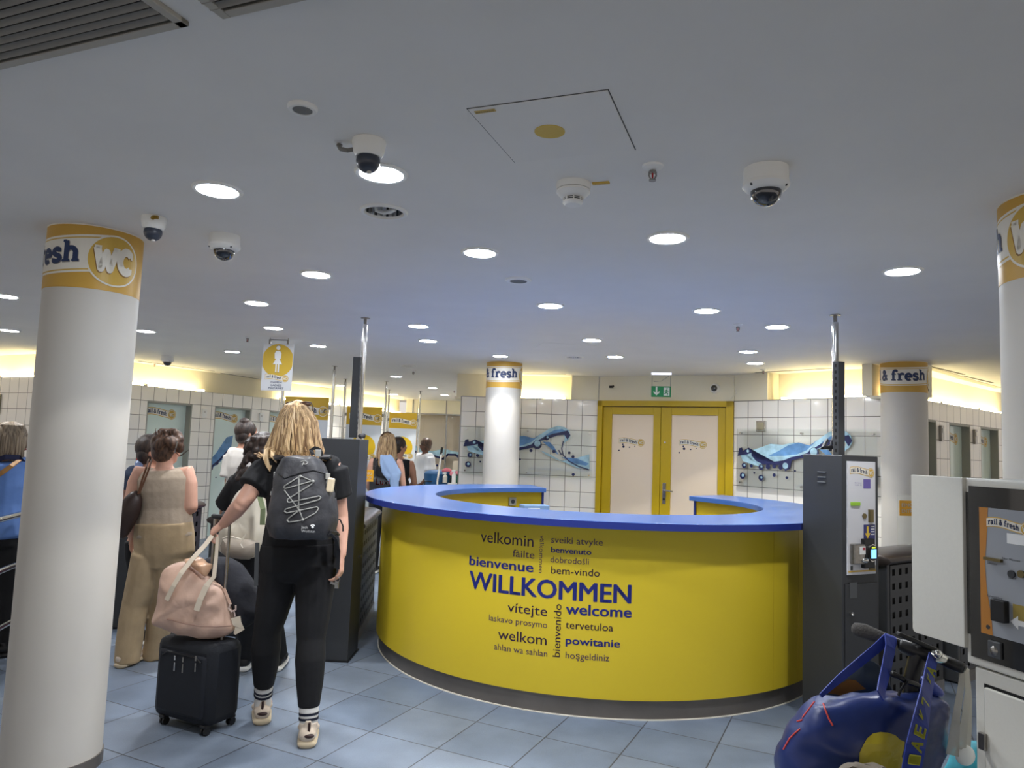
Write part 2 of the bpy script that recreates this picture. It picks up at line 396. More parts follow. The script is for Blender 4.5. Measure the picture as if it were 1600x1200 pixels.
def logo(parent, fn, x, y, L, world=False, cut=0, wav=0.012, band=True, lab='logo', k=1.0):
    # the waving rail & fresh ribbon with its WC disc, L long, centred left at x,y
    s = L; wv = lambda u: y + wav * k * math.sin((u - x) / s * 5.2 + 0.4) * s / 0.3
    hw = 0.085 * s
    o = lay('logo_border', poly2(ribbon(x - .012 * s, x + .80 * s, hw * 1.22, wv) + [circ(x + .87 * s, wv(x + .8 * s), .145 * s)]), M_gold, parent, fn, .0006, cut, world)
    lay('logo_ribbon', poly2(ribbon(x, x + .80 * s, hw, wv)), M_cream, parent, fn, .0012, cut, world)
    lay('logo_lettering', poly2(slab('rail & fresh', .30, x + .03 * s, x + .72 * s, -.05 * s, .082 * s, wv)), M_navy, parent, fn, .0018, cut, world)
    lay('logo_disc', poly2([circ(x + .87 * s, wv(x + .8 * s), .125 * s)]), M_cream, parent, fn, .0018, cut, world)
    lay('logo_disc_inner', poly2([circ(x + .87 * s, wv(x + .8 * s), .112 * s)]), M_gold, parent, fn, .0022, cut, world)
    lay('logo_initials', poly2(slab('WC', .34, x + .79 * s, x + .95 * s, wv(x + .8 * s) - .045 * s, .065 * s)), M_cream, parent, fn, .0028, cut, world)
    return o
def lady_polys(cx, cy, h):
    s = h
    return [circ(cx, cy + .41 * s, .075 * s), [(cx - .07 * s, cy + .30 * s), (cx + .07 * s, cy + .30 * s), (cx + .125 * s, cy + .22 * s), (cx + .11 * s, cy + .02 * s), (cx + .06 * s, cy + .02 * s), (cx + .17 * s, cy - .17 * s), (cx - .17 * s, cy - .17 * s), (cx - .06 * s, cy + .02 * s), (cx - .11 * s, cy + .02 * s), (cx - .125 * s, cy + .22 * s)],
            [(cx - .07 * s, cy - .17 * s), (cx - .02 * s, cy - .17 * s), (cx - .02 * s, cy - .45 * s), (cx - .07 * s, cy - .45 * s)], [(cx + .02 * s, cy - .17 * s), (cx + .07 * s, cy - .17 * s), (cx + .07 * s, cy - .45 * s), (cx + .02 * s, cy - .45 * s)]]
def plane_fn(p0, ud, vd, nd):
    p0, ud, vd, nd = Vector(p0), Vector(ud), Vector(vd), Vector(nd)
    return lambda u, v, off: p0 + ud * u + vd * v + nd * off
# ================================================================ the room
struct(put('floor', MB().box((0, 6.5, -0.05), (19, 22, 0.1)), M_floor, keep=True))
# ceiling: a sheet with the open holes of the unlit downlights, slab above
HOLES = [(onz(600, 330, CZ), 0.083), (onz(897, 558, CZ), 0.083), (onz(637, 571.5, CZ), 0.083)]
bm = bmesh.new()
edges = []
def loop(pts):
    vs = [bm.verts.new((x, y, CZ)) for x, y in pts]
    for i in range(len(vs)): edges.append(bm.edges.new((vs[i], vs[(i + 1) % len(vs)])))
loop([(-9.5, -4.5), (9.5, -4.5), (9.5, 17.5), (-9.5, 17.5)])
for c, r in HOLES: loop(circ(c.x, c.y, r, n=40))
VC = [onz(-120, 45, CZ)]
bmesh.ops.triangle_fill(bm, edges=edges, use_beauty=True)
for f in bm.faces:
    if f.normal.z > 0: f.normal_flip()
o = put('ceiling', bm, M_ceil, keep=True); struct(o)
struct(put('trim_1', MB().box((0, 6.5, CZ + 0.45), (19, 22, 0.1)), M_ceil, keep=True))

class Wall:
    def __init__(s, p0, p1):
        s.p0 = Vector((p0[0], p0[1], 0)); d = Vector((p1[0] - p0[0], p1[1] - p0[1], 0)); s.L = d.length
        s.u = d.normalized(); s.n = Vector((-s.u.y, s.u.x, 0)); s.rz = math.atan2(d.y, d.x)      # n points behind the wall
    def M(s): return Matrix.Translation(s.p0) @ Matrix.Rotation(s.rz, 4, 'Z')
    def fn(s): return plane_fn(s.p0, s.u, (0, 0, 1), -s.n)
    def at(s, u, z, off=0): return s.p0 + s.u * u - s.n * off + Vector((0, 0, z))
    def place(s, o): o.matrix_world = s.M(); return o
def wall(name, W_, z0, z1, material, openings=(), th=0.1, back=0.0, u0=0, u1=None):
    mb = MB(); u1 = W_.L if u1 is None else u1; x = u0
    for a, b, zt in list(openings) + [(u1, u1, 0)]:
        if a > x: mb.box(((x + a) / 2, back + th / 2, (z0 + z1) / 2), (a - x, th, z1 - z0))
        if b > a: mb.box(((a + b) / 2, back + th / 2, (zt + z1) / 2), (b - a, th, z1 - zt))
        x = b
    o = put(name, mb, material, keep=True); W_.place(o); return struct(o)
WA = Wall((-9.4, 10.708), (-5.563, 8.749)); WB = Wall((-5.563, 8.749), (-3.2, 13.62)); WB2 = Wall((-3.2, 13.62), (-2.35, 16.5))
WF = Wall((-2.35, 16.5), (-0.5, 16.5)); WR = Wall((-0.52, 16.5), (-0.66, 9.69)); WC_ = Wall((-0.66, 9.59), (1.142, 9.467))
WD = Wall((1.142, 9.467), (2.676, 8.667)); WE = Wall((2.676, 8.667), (3.825, 7.08)); WG = Wall((3.825, 7.08), (9.4, 11.765))
doorsB = [(1.306, 2.05, 1.98), (2.463, 3.19, 1.98), (3.589, 4.30, 1.98)]
doorsG = [(0.12, 0.901, 1.985), (1.263, 1.911, 1.98), (2.25, 2.889, 1.98), (3.25, 3.89, 1.98)]
wall('wall_left', WA, 0, TZ, M_wtile); wall('wall_stalls', WB, 0, TZ, M_wtile, doorsB); wall('wall_curve', WB2, 0, TZ, M_wtile)
wall('wall_centre', WC_, 0, TZ, M_wtile, th=0.1); wall('wall_behind_cart', WR, 0, TZ, M_wtile); wall('wall_above_cart', WR, TZ, CZ, M_cove, th=.1, back=.0, u1=6.55)
wall('wall_right', WE, 0, TZ, M_wtile); wall('wall_far_right', WG, 0, TZ, M_wtile, doorsG)
# upper walls: recessed light coves and flush parts
for i, (W_, a, b, bk) in enumerate([(WA, 0, WA.L + .1, .22), (WB, 0, WB.L, .22), (WB2, 0, WB2.L, .22), (WC_, -.1, 1.45, .2), (WC_, 1.45, WC_.L, .012),
                                    (WD, 0, WD.L, .02), (WE, 0, .46, .012), (WE, .46, WE.L + .15, .22), (WG, -.12, WG.L, .22)]):
    wall('wall_upper_%d' % (i + 1), W_, TZ, CZ, M_cove, back=bk, u0=a, u1=b)
    if bk > .1: wall('trim_%d' % (i + 10), W_, TZ - .03, TZ - .004, M_cove, th=bk + .02, back=0.005, u0=a, u1=b)
wall('trim_30', WC_, TZ - .006, TZ + .004, M_steel, th=0.02, back=-0.004); wall('trim_31', WE, TZ - .006, TZ + .004, M_steel, th=0.02, back=-0.004)
wall('trim_32', WC_, 0.0, TZ, M_steel, th=0.012, back=-0.003, u0=-0.012, u1=0.0)


for i, (W_, u) in enumerate(((WC_, 1.45), (WE, .46))): wall('trim_%d' % (33 + i), W_, TZ, CZ, M_cove, th=.32, back=.0, u0=u - (.0 if i == 0 else .02), u1=u + (.02 if i == 0 else 0))
# light tubes in the coves
nt_ = 0
def cove_tube(W_, u0, u1, back=.1, z=TZ + .022):
    L = 1.17; n = max(1, int(round((u1 - u0) / 1.2))); L = (u1 - u0) / n
    for i in range(n):
        a = u0 + L * i + .02; b = u0 + L * (i + 1) - .02
        t = thing('cove_light_tube', 'warm light tube %s' % cove_lab.pop(0), 'light tube', W_.at((a + b) / 2, z, -back), W_.rz, 'light tubes in the ceiling coves')
        put('tube', MB().cyl((-(b - a) / 2, 0, 0), .013, b - a, 12, M=Matrix.Rotation(math.pi / 2, 4, 'Y')), M_tube, t, smooth=True)
        for sx in (-1, 1): put('socket', MB().box((sx * (b - a) / 2, 0, -.004), (.02, .03, .036)), M_plastic, t)
cove_lab = ['at the far left of the picture, on top of the tiled wall', 'on the tiled wall left of the near left column', 'on the tiled wall hidden behind the near left column', 'on the tiled wall just left of the stall doors',
            'above the first mint stall door', 'between the first and second mint stall doors',
            'high on the stall wall behind the first yellow poster', 'on the stall wall behind the middle yellow poster', 'at the end of the stall wall near the far room', 'beside the far glass room, left end',
            'above the white tiled wall, behind the middle column', 'above the tiled wall right of the yellow door', 'above the tiled wall left of the right-hand column',
            'above the tiled wall right of the ochre banded right column', 'above the first grey stall recess on the right', 'above the second grey stall recess on the right', 'at the far right beyond the near right column', 'furthest to the right above the stalls', 'beyond the right edge of the stalls', 'last one on the right wall']
cove_tube(WA, WA.L - 3.7, WA.L - .1); cove_tube(WB, .3, 2.35); cove_tube(WB, 3.9, WB.L); cove_tube(WB2, .1, WB2.L - .2)
cove_tube(WC_, .42, 1.40); cove_tube(WE, .55, WE.L); cove_tube(WG, .1, 3.7)
# far glass room
wall('wall_header', WF, 2.2, CZ, M_cove, back=-.3, th=.3)
wall('wall_far', WF, 0, 2.2, mat('far_beige_panel', (238, 216, 190), .35))
wall('trim_40', WF, 2.17, 2.2, M_steel, th=.06, back=-.34)
for i, u in enumerate((.02, .92, 1.34, 1.83)): wall('trim_%d' % (41 + i), WF, 0, 2.2, M_steel, th=.05, back=-.33, u0=u - .018, u1=u + .018)
for i, u in enumerate((0.15, .9, 1.3)): wall('trim_%d' % (45 + i), WF, 2.2, CZ, M_steel, th=.012, back=-.31, u0=u - .012, u1=u + .012)
o = wall('window_1', WF, 0.05, 2.17, M_glass, th=.008, back=-.3, u0=.04, u1=.9)
o = wall('window_2', WF, 0.05, 2.17, M_glass, th=.008, back=-.3, u0=.94, u1=1.82)
# ceiling air slots and seams
def slot(name, a, b, w, material=M_dark):
    a = onz(*a, CZ); b = onz(*b, CZ); d = b - a
    struct(put(name, MB().box((a + b) / 2 + Vector((0, 0, -.0015)), (d.length, w, .003), rz=math.atan2(d.y, d.x)), material, keep=True))
for i, (a, b) in enumerate([((216, 564), (335, 580)), ((345, 583), (442, 598)), ((818, 584), (884, 584.5)), ((1180, 582), (1306, 575)), ((1452, 572), (1506, 585)), ((1508, 588), (1551, 598)), ((440, 598), (520, 607))]):
    slot('trim_%d' % (50 + i), a, b, .03, mat('slot_shade', (92, 88, 80), .8))
for i, (a, b) in enumerate([((1452, 575), (1500, 589)), ((1500, 590), (1560, 606))]): slot('trim_%d' % (60 + i), a, b, .09, mat('slot_grille', (165, 158, 140), .6))

# ---------------------------------------------------------------- stall doors on the left wall
def splash(parent, fn, x, y, s, world=False):
    lay('splash_pale', poly2([[(x - .1 * s, y), (x + .25 * s, y + .35 * s), (x + .55 * s, y + .75 * s), (x + .75 * s, y + .8 * s), (x + .7 * s, y + .35 * s), (x + .35 * s, y + .1 * s), (x + .05 * s, y - .1 * s)]]), M_wm, parent, fn, .001, 0, world)
    lay('splash_navy', poly2(strokes([[(x - .1 * s, y - .05 * s), (x + .15 * s, y + .02 * s), (x + .4 * s, y + .2 * s), (x + .62 * s, y + .42 * s)]], .05 * s) + [circ(x + .12 * s, y - .02 * s, .07 * s, n=12), circ(x + .3 * s, y + .1 * s, .05 * s, n=12), circ(x + .02 * s, y - .3 * s, .025 * s, n=10), circ(x + .3 * s, y - .25 * s, .02 * s, n=10)]), M_wd, parent, fn, .002, 0, world)
for i, (a, b, zt) in enumerate(doorsB):
    t = bpy.data.objects.new('door_%d' % (i + 2), None); C.objects.link(t); t['kind'] = 'structure'; t.matrix_world = WB.M()
    put('door_panel', MB().box(((a + b) / 2, .12, zt / 2), (b - a - .02, .03, zt - .02)), M_mint, t)
    put('jamb', MB().box((a + .01, .08, zt / 2), (.02, .16, zt)).box((b - .01, .08, zt / 2), (.02, .16, zt)).box(((a + b) / 2, .08, zt - .012), (b - a, .16, .024)), M_greyjamb, t)
    fn = lambda u, v, off: Vector((u, .105 - off, v))
    logo(t, fn, a + .05, 1.83, .5, wav=.012)
    if i == 1: splash(t, fn, a + .02, 1.05, .62)
    if i == 0: pass
for i, (a, b, zt) in enumerate(doorsG):
    t = bpy.data.objects.new('door_%d' % (i + 5), None); C.objects.link(t); t['kind'] = 'structure'; t.matrix_world = WG.M()
    put('door_panel', MB().box(((a + b) / 2, .10, zt / 2), (b - a - .02, .03, zt - .02)), M_mint if i < 3 else M_mint, t)
    put('jamb', MB().box((a + .01, .1, zt / 2), (.02, .2, zt)).box((b - .01, .1, zt / 2), (.02, .2, zt)).box(((a + b) / 2, .1, zt - .012), (b - a, .2, .024)), M_greyjamb, t)
    put('door_handle', MB().box((a + .07, .08, 1.62 - .33), (.02, .015, .16)).tube([(a + .07, .08, 1.3), (a + .07, .04, 1.3), (a + .16, .04, 1.3)], .008), M_chrome, t)
    if i: logo(t, lambda u, v, off: Vector((u, .085 - off, v)), a + .05, 1.83, .45)

# ---------------------------------------------------------------- yellow double door
t = bpy.data.objects.new('door_1', None); C.objects.link(t); t['kind'] = 'structure'; t.matrix_world = WD.M()
wall('wall_above_door', WD, 0, TZ - .002, M_cove, th=.05, back=.08)
put('door_frame', MB().box((.034, .02, 1.09), (.068, .1, 2.18)).box((WD.L - .045, .02, 1.09), (.09, .1, 2.18)).box((WD.L / 2, .02, 2.145), (WD.L, .1, .07)), M_door, t, bevel=.004)
for (x0, x1, g0, g1) in ((.073, .836, .19, .742), (.842, 1.634, .972, 1.544)):
    L_ = put('door_leaf', MB().box(((x0 + g0) / 2, .03, 1.055), (g0 - x0, .05, 2.09)).box(((x1 + g1) / 2, .03, 1.055), (x1 - g1, .05, 2.09)).box(((g0 + g1) / 2, .03, 2.052), (g1 - g0, .05, .095)).box(((g0 + g1) / 2, .03, .12), (g1 - g0, .05, .22)), M_door, t, bevel=.003)
    put('glass_pane', MB().box(((g0 + g1) / 2, .035, 1.12), (g1 - g0, .02, 1.78)), M_beige, L_)
    fn = lambda u, v, off: Vector((u, .024 - off, v))
    logo(L_, fn, g0 + .1, 1.66, .33)
    lay('water_drops', poly2([circ(g0 + .16, 1.59, .016, n=12), circ(g0 + .1, 1.54, .01, n=12), circ(g0 + .24, 1.585, .009, n=12), circ(g0 + .31, 1.6, .006, n=10), circ(g0 + .15, 1.62, .01, n=10)]), M_wd, L_, fn, .001)
h = put('door_handle', MB().box((.9, -.002, 1.03), (.045, .012, .26)), M_chrome, L_, bevel=.004)
put('lever', MB().tube([(.9, -.01, 1.07), (.9, -.05, 1.07), (.93, -.055, 1.07), (1.02, -.05, 1.06)], .009), M_chrome, h, smooth=True)
put('keyhole', MB().cyl((.9, -.012, .96), .012, .012, 12, M=Matrix.Rotation(math.pi / 2, 4, 'X')), M_black, h)
put('lock', MB().cyl((.9, .0, 1.66), .013, .012, 12, M=Matrix.Rotation(math.pi / 2, 4, 'X')), M_chrome, L_)

# ---------------------------------------------------------------- glass murals with the wave
def mural(W_, u0, z0, wd, ht, label, sub=None):
    t = thing('glass_mural', label, 'wall art'); t.matrix_world = Matrix.Translation(W_.at(u0, z0, .035)) @ Matrix.Rotation(W_.rz, 4, 'Z')
    put('glass_sheet', MB().box((wd / 2, 0, ht / 2), (wd, .006, ht)), M_glass, t)
    for a in (.04, wd / 2, wd - .04):
        for b in (.05, ht - .05): put('standoff', MB().cyl((a, .03, b), .011, .04, 12, M=Matrix.Rotation(math.pi / 2, 4, 'X')), M_chrome, t, smooth=True)
    fn = lambda u, v, off: Vector((u, -.0035 - off, v))
    pale = [[(.09, .38), (.19, .43), (.31, .46), (.45, .51), (.6, .5), (.75, .53), (.93, .5), (1.04, .57), (1.14, .64), (1.24, .675), (1.33, .66), (1.39, .62), (1.41, .55), (1.38, .49), (1.32, .45), (1.34, .53), (1.3, .575), (1.22, .555), (1.11, .5), (.97, .44), (.89, .4), (.8, .36), (.7, .35), (.57, .29), (.41, .29), (.31, .27), (.2, .31)],
            [(1.02, .35), (1.15, .3), (1.3, .22), (1.45, .25), (1.66, .32), (1.67, .13), (1.5, .14), (1.35, .2), (1.22, .24), (1.1, .29)],
            [(.03, .42), (.08, .3), (.2, .27), (.33, .24), (.2, .34), (.1, .4)]]
    mid = [[(.42, .37), (.55, .43), (.68, .5), (.8, .53), (.93, .5), (1.02, .56), (.9, .45), (.78, .4), (.62, .38)],
           [(1.0, .47), (1.1, .56), (1.2, .62), (1.3, .635), (1.38, .59), (1.36, .53), (1.29, .6), (1.18, .57), (1.08, .5)],
           [(1.05, .46), (1.14, .46), (1.2, .4), (1.26, .3), (1.22, .32), (1.15, .38)], [(1.3, .27), (1.45, .2), (1.62, .17), (1.66, .2), (1.5, .26)]]
    dk = [[(.01, .36), (.03, .45), (.07, .46), (.08, .42), (.12, .44), (.16, .46), (.2, .42), (.2, .37), (.26, .31), (.36, .27), (.5, .275), (.6, .27), (.64, .21), (.7, .24), (.72, .33), (.83, .36), (.94, .38), (1.02, .47), (1.12, .5), (1.24, .55), (1.33, .56), (1.37, .5), (1.41, .56), (1.37, .62), (1.3, .6), (1.18, .57), (1.06, .52), (.96, .46), (.9, .42), (.82, .39), (.72, .37), (.62, .33), (.5, .31), (.38, .31), (.28, .34), (.2, .4), (.14, .38), (.08, .37)]]
    dk += strokes([[(1.32, .48), (1.3, .38), (1.32, .3), (1.4, .22), (1.52, .16), (1.66, .12)], [(1.26, .36), (1.3, .3)]], .014)
    rnd = random.Random(3)
    drops = [circ(a, b, r, n=16) for a, b, r in ((.1, .25, .032), (.08, .13, .038), (.33, .12, .034), (.33, .24, .034), (.42, .25, .03), (.5, .26, .026), (.58, .25, .028), (.5, .16, .02), (.66, .14, .016), (.24, .17, .012), (.2, .25, .02), (.98, .42, .06), (.9, .34, .02), (.62, .25, .018), (1.4, .33, .018), (1.45, .28, .02), (1.46, .05, .02), (.76, .22, .012), (1.2, .34, .022), (1.1, .51, .03))]
    lay('wave_pale', poly2(pale), M_wl, t, fn, .0006); lay('wave_blue', poly2(mid), M_wm, t, fn, .0012); lay('wave_navy', poly2(dk + drops), M_wd, t, fn, .0018)
    lay('wave_highlights', poly2([circ(a, b, r, n=12) for a, b, r in ((.105, .255, .014), (.085, .135, .018), (.335, .125, .014), (.64, .27, .035), (.98, .435, .042), (.335, .25, .014), (1.11, .52, .014), (.15, .42, .018))]), M_wl, t, fn, .0024)
    return t
mural(WC_, .045, 1.155, 1.70, .64, 'clear glass mural with blue wave, on the tiled wall behind the middle column')
mural(WE, .08, 1.17, 1.66, .68, 'clear glass mural with blue wave, on the tiled wall right of the yellow door')
# the wave on the far glass
fnF = lambda u, v, off: WF.at(u, v, .3 + .006 + off)
far = lay('wave_decal', poly2([[(.05, 1.5), (.3, 1.46), (.6, 1.36), (.9, 1.42), (1.2, 1.36), (1.5, 1.5), (1.8, 1.7), (1.8, 1.5), (1.5, 1.36), (1.3, 1.2), (1.1, 1.3), (.9, 1.28), (.6, 1.22), (.3, 1.3), (.1, 1.42)]]), M_wl, None, fnF, .001)
tag(far, 'pale blue wave printed across the far glass partition', 'wall art')
fd = lay('wave_outline', poly2(strokes([[(.05, 1.48), (.25, 1.34), (.45, 1.26), (.7, 1.25), (.88, 1.2), (.98, 1.3), (1.15, 1.3), (1.3, 1.2), (1.42, 1.3), (1.6, 1.45), (1.8, 1.6)]], .045)), M_wd, far, fnF, .002)
for a, b, r in ((.3, 1.0, .04), (.75, 1.05, .025), (.65, .95, .03)): lay('water_drop', poly2([circ(a, b, r, n=12)]), M_wd, far, fnF, .002)

# ---------------------------------------------------------------- wall fittings
t = thing('wall_speaker', 'small square metal speaker on the tiles above the right-hand mural', 'speaker'); t.matrix_world = Matrix.Translation(WE.at(.39, 1.88, .0)) @ Matrix.Rotation(WE.rz, 4, 'Z')
put('housing', MB().box((0, -.015, .0), (.125, .03, .125)), M_chrome, t, bevel=.006)
put('grille', MB().box((0, -.032, 0), (.085, .004, .085)), mat('grille_cloth', (170, 160, 130), .7), t)
t = thing('wall_camera', 'white domed camera on the plain wall above the yellow door', 'camera', WD.at(1.50, 2.335, 0.0)); t.rotation_euler = (0, 0, WD.rz)
put('housing', MB().cyl((0, .02, 0), .062, .06, 24, r2=.05, M=Matrix.Rotation(math.pi / 2, 4, 'X')), M_plastic, t, smooth=True)
put('dome', MB().ball((0, -.04, 0), .04, 20), M_glassd, t, smooth=True)
tag(put('camera_cable', MB().tube([WD.at(1.3, 2.49, .012), WD.at(1.6, 2.49, .012), WD.at(1.72, 2.47, .012), WD.at(WD.L + .0, 2.38, .02), WD.at(WD.L + .03, 2.28, .02), WD.at(WD.L - .05, 2.19, .02)], .004, 6), M_cream, smooth=True), 'thin white cable looping down the wall right of the domed wall camera', 'cable')
tag(put('wall_socket', MB().box(WD.at(.18, 2.36, .02), (.05, .03, .03), rz=WD.rz).ball(WD.at(.21, 2.365, .035), .014), M_black, bevel=.003), 'small black wall bracket above the left leaf of the yellow door', 'bracket')
for x, z, l in ((2.26, 1.86, 'first'), (3.4, 1.86, 'second')):
    t = thing('wall_switch', 'white paper towel sized wall box beside the %s mint stall door' % l, 'wall box', WB.at(x, z, 0)); t.rotation_euler = (0, 0, WB.rz)
    put('housing', MB().box((0, -.012, 0), (.085, .024, .13)), M_plastic, t, bevel=.005); put('button', MB().box((0, -.026, .02), (.03, .006, .03)), M_white, t, bevel=.002)
for x, l in ((1.0, 'left of the first'), (2.02, 'between the second and third')):
    t = thing('wall_switch', 'slim metal box on the backlit tiles %s right-hand stall recess' % l, 'wall box', WG.at(x, 1.85, 0)); t.rotation_euler = (0, 0, WG.rz)
    put('housing', MB().box((0, -.015, 0), (.07, .03, .17)), M_steel, t, bevel=.005); put('button', MB().box((0, -.032, .03), (.03, .006, .05)), M_plastic, t, bevel=.002)
tag(put('wall_frame', MB().box(WA.at(WA.L - 1.21, 1.83, .012), (.3, .024, .26), rz=WA.rz), mat('frame_olive', (150, 144, 116), .4), bevel=.006), 'olive framed panel on the tiled wall at the left edge of the picture', 'frame')

# ---------------------------------------------------------------- columns
COLR = 0.205
def column(name, c, h_end, label, flip=0):
    c = Vector((c[0], c[1], 0)); t = thing(name, label, 'column', c)
    put('shaft', MB().cyl((0, 0, .0), COLR, CZ - .3, 72), M_col, t, smooth=True)
    put('base_ring', MB().cyl((0, 0, 0), COLR + .006, .055, 72), M_plinth, t, smooth=True)
    b = put('printed_band', MB().cyl((0, 0, CZ - .3), COLR + .0015, .2985, 72), M_band, t, smooth=True)
    put('band_edge', MB().cyl((0, 0, CZ - .006), COLR + .003, .0055, 72), M_cream, t, smooth=True)
    a0 = math.atan2(-c.y, -c.x); r = COLR + .0015
    u_h = math.radians(h_end) * COLR            # arc position of the end of 'fresh'
    fn = lambda u, v, off: Vector(((r + off) * math.cos(a0 + u / r), (r + off) * math.sin(a0 + u / r), CZ - .15 + v))
    x1 = u_h; x0 = x1 - .69; cx = x1 + .145
    wv = lambda u: .012 - .035 * math.cos((u - x1) * 4.2 + .9) + .02
    lay('ribbon_border', poly2(ribbon(x0 - .03, cx, .088, wv, 40)), M_cream, b, fn, .0008, .02)
    lay('ribbon_line', poly2(ribbon(x0 - .025, cx, .078, wv, 40)), M_gold, b, fn, .0014, .02)
    lay('ribbon', poly2(ribbon(x0 - .02, cx, .072, wv, 40)), M_cream, b, fn, .002, .02)
    pol = slab('rail & fresh', .32, x0, x1, -.036, .068, wv)
    lay('lettering_shadow', poly2([[(x + .003, y - .004) for x, y in p] for p in pol]), M_steel, b, fn, .0026, .02)
    lay('lettering', poly2(pol), M_navy, b, fn, .0032, .02)
    lay('disc_border', poly2([circ(cx, -.005, .122, n=48)]), M_cream, b, fn, .0032, .015)
    lay('disc', poly2([circ(cx, -.005, .114, n=48)]), M_gold, b, fn, .0038, .015)
    pw = slab('WC', .42, cx - .09, cx + .09, -.055, .075)
    lay('initials_shadow', poly2([[(x - .003, y - .006) for x, y in p] for p in pw]), mat('ochre_shade', (140, 102, 40), .5), b, fn, .0044, .015)
    lay('initials', poly2(pw), M_cream, b, fn, .005, .015)
    return t
column('column', (-2.06, 3.475), -17, 'thick white column with ochre WC band at left, in front of the queue')
column('column', (-0.094, 8.316), 46, 'white column with ochre band standing behind the counter, by the tiled wall')
column('column', (3.84, 7.05), 60, 'white column with ochre band at the tiled corner behind the dark kiosk')
column('column', (1.965, 2.525), -63, 'white column with ochre band cut by the right edge, behind the white machine')
# ================================================================ ceiling fittings
LAMPS = [  # pixel, place, lit size
 ((340, 296), 'above the near left column, nearest on the left'), ((596, 270), 'directly behind the cable-trailing camera'), ((1043, 371), 'lowest right of the ceiling hatch, right of the smoke detector'),
 ((1410, 423), 'beside the near right column'), ((750, 394), 'right of the open unlit downlight'), ((494, 428), 'between the round dome camera and the open downlight'), ((860, 477), 'above the middle of the counter, just past the flat speaker'),
 ((1104, 485), 'right of the counter middle, left of the small sprinkler'), ((401, 473), 'behind the near left dome camera'), ((427, 512), 'just above the hanging ladies sign'), ((654, 509), 'upper one of the pair left of the middle column'),
 ((669, 532), 'lower one of the pair left of the middle column'), ((925, 531), 'above the yellow door, first from the counter'), ((1214, 510), 'left of the tall right kiosk pole'), ((961, 557), 'closest to the yellow door'),
 ((1169, 549), 'upper one of the pair right of the hanging exit sign'), ((1180, 567), 'lower one of the pair right of the hanging exit sign'), ((782, 556), 'right in front of the middle column'), ((497, 540), 'right of the hanging ladies sign'),
 ((363, 549), 'left of the hanging ladies sign'), ((228, 517), 'just right of the near left column'), ((15, 516), 'at the left edge, lower of two'), ((8, 462), 'at the left edge, upper of two'),
 ((619, 588), 'behind the middle poster'), ((533, 602), 'far off behind the first chrome pole'), ((615, 616), 'deep in the far room, left one'), ((676, 606), 'deep in the far room, middle one'), ((695, 617), 'deep in the far room, right one')]
def lamp_builder():
    t = thing('ceiling_downlight', 'x', 'ceiling light')
    put('trim_ring', MB().lathe((0, 0, 0), [(.095, 0), (.095, -.004), (.09, -.009), (.078, -.008), (.075, -.001), (.075, 0)], 40), M_plastic, t, smooth=True)
    put('lens', MB().cyl((0, 0, -.005), .0755, .004, 40), M_lamp, t)
    return t
L0 = lamp_builder(); first = True
def spot_at(p):
    l = bpy.data.lights.new('downlight_beam', 'SPOT'); l.energy = LAMP_SPOT * 4; l.spot_size = math.radians(104); l.spot_blend = 0.12; l.shadow_soft_size = 0.05; l.color = (1, 0.985, 0.96)
    return l
beam = spot_at(None)
for (px, py), lab in LAMPS:
    p = onz(px, py, CZ); lb = 'round white downlight %s' % lab
    if first: t = L0; t.location = p; t['label'] = lb; t['group'] = 'lit round downlights in the ceiling'; first = False
    else: t = dup(L0, p, None, lb, 'lit round downlights in the ceiling')
    so = bpy.data.objects.new('downlight_beam', beam); C.objects.link(so); so.location = (0, 0, -.012); so.parent = t
# open unlit downlights: deep reflector with a bare lamp
for k, (c, r) in enumerate(HOLES):
    t = thing('unlit_downlight', ['open unlit downlight with bare bulb, behind the camera with the loose cable', 'unlit downlight above the yellow door, right of the middle column', 'unlit downlight with mirror reflector over the middle poster'][k], 'ceiling light', (c.x, c.y, CZ), 0, None)
    put('trim_ring', MB().lathe((0, 0, 0), [(.1, 0), (.1, -.004), (.094, -.01), (.082, -.009), (.079, .002), (.083, .002)], 40), M_plastic, t, smooth=True)
    put('reflector', MB().lathe((0, 0, 0), [(.081, .001), (.078, .04), (.066, .09), (.05, .12), (0, .125), (0, .128), (.054, .124), (.07, .093), (.083, .045), (.084, .001)], 40), mat('reflector_satin', (225, 225, 225), .3, metal=.8), t, smooth=True)
    put('bulb', MB().tube([(-.045, .03, .05), (-.04, .045, .016), (-.01, .05, .01), (.02, .04, .012), (.04, .02, .014), (.05, .03, .05)], .009, 8), M_plastic, t, smooth=True)
    for j in range(20): a = j * math.pi / 10; put('facet', MB().box((.0765 * math.cos(a), .0765 * math.sin(a), .022), (.003, .009, .04), rz=a), M_anth if j % 2 else M_chrome, t)
    put('lamp_holder', MB().box((0, 0, .105), (.07, .03, .03)), M_plastic, t, bevel=.003)
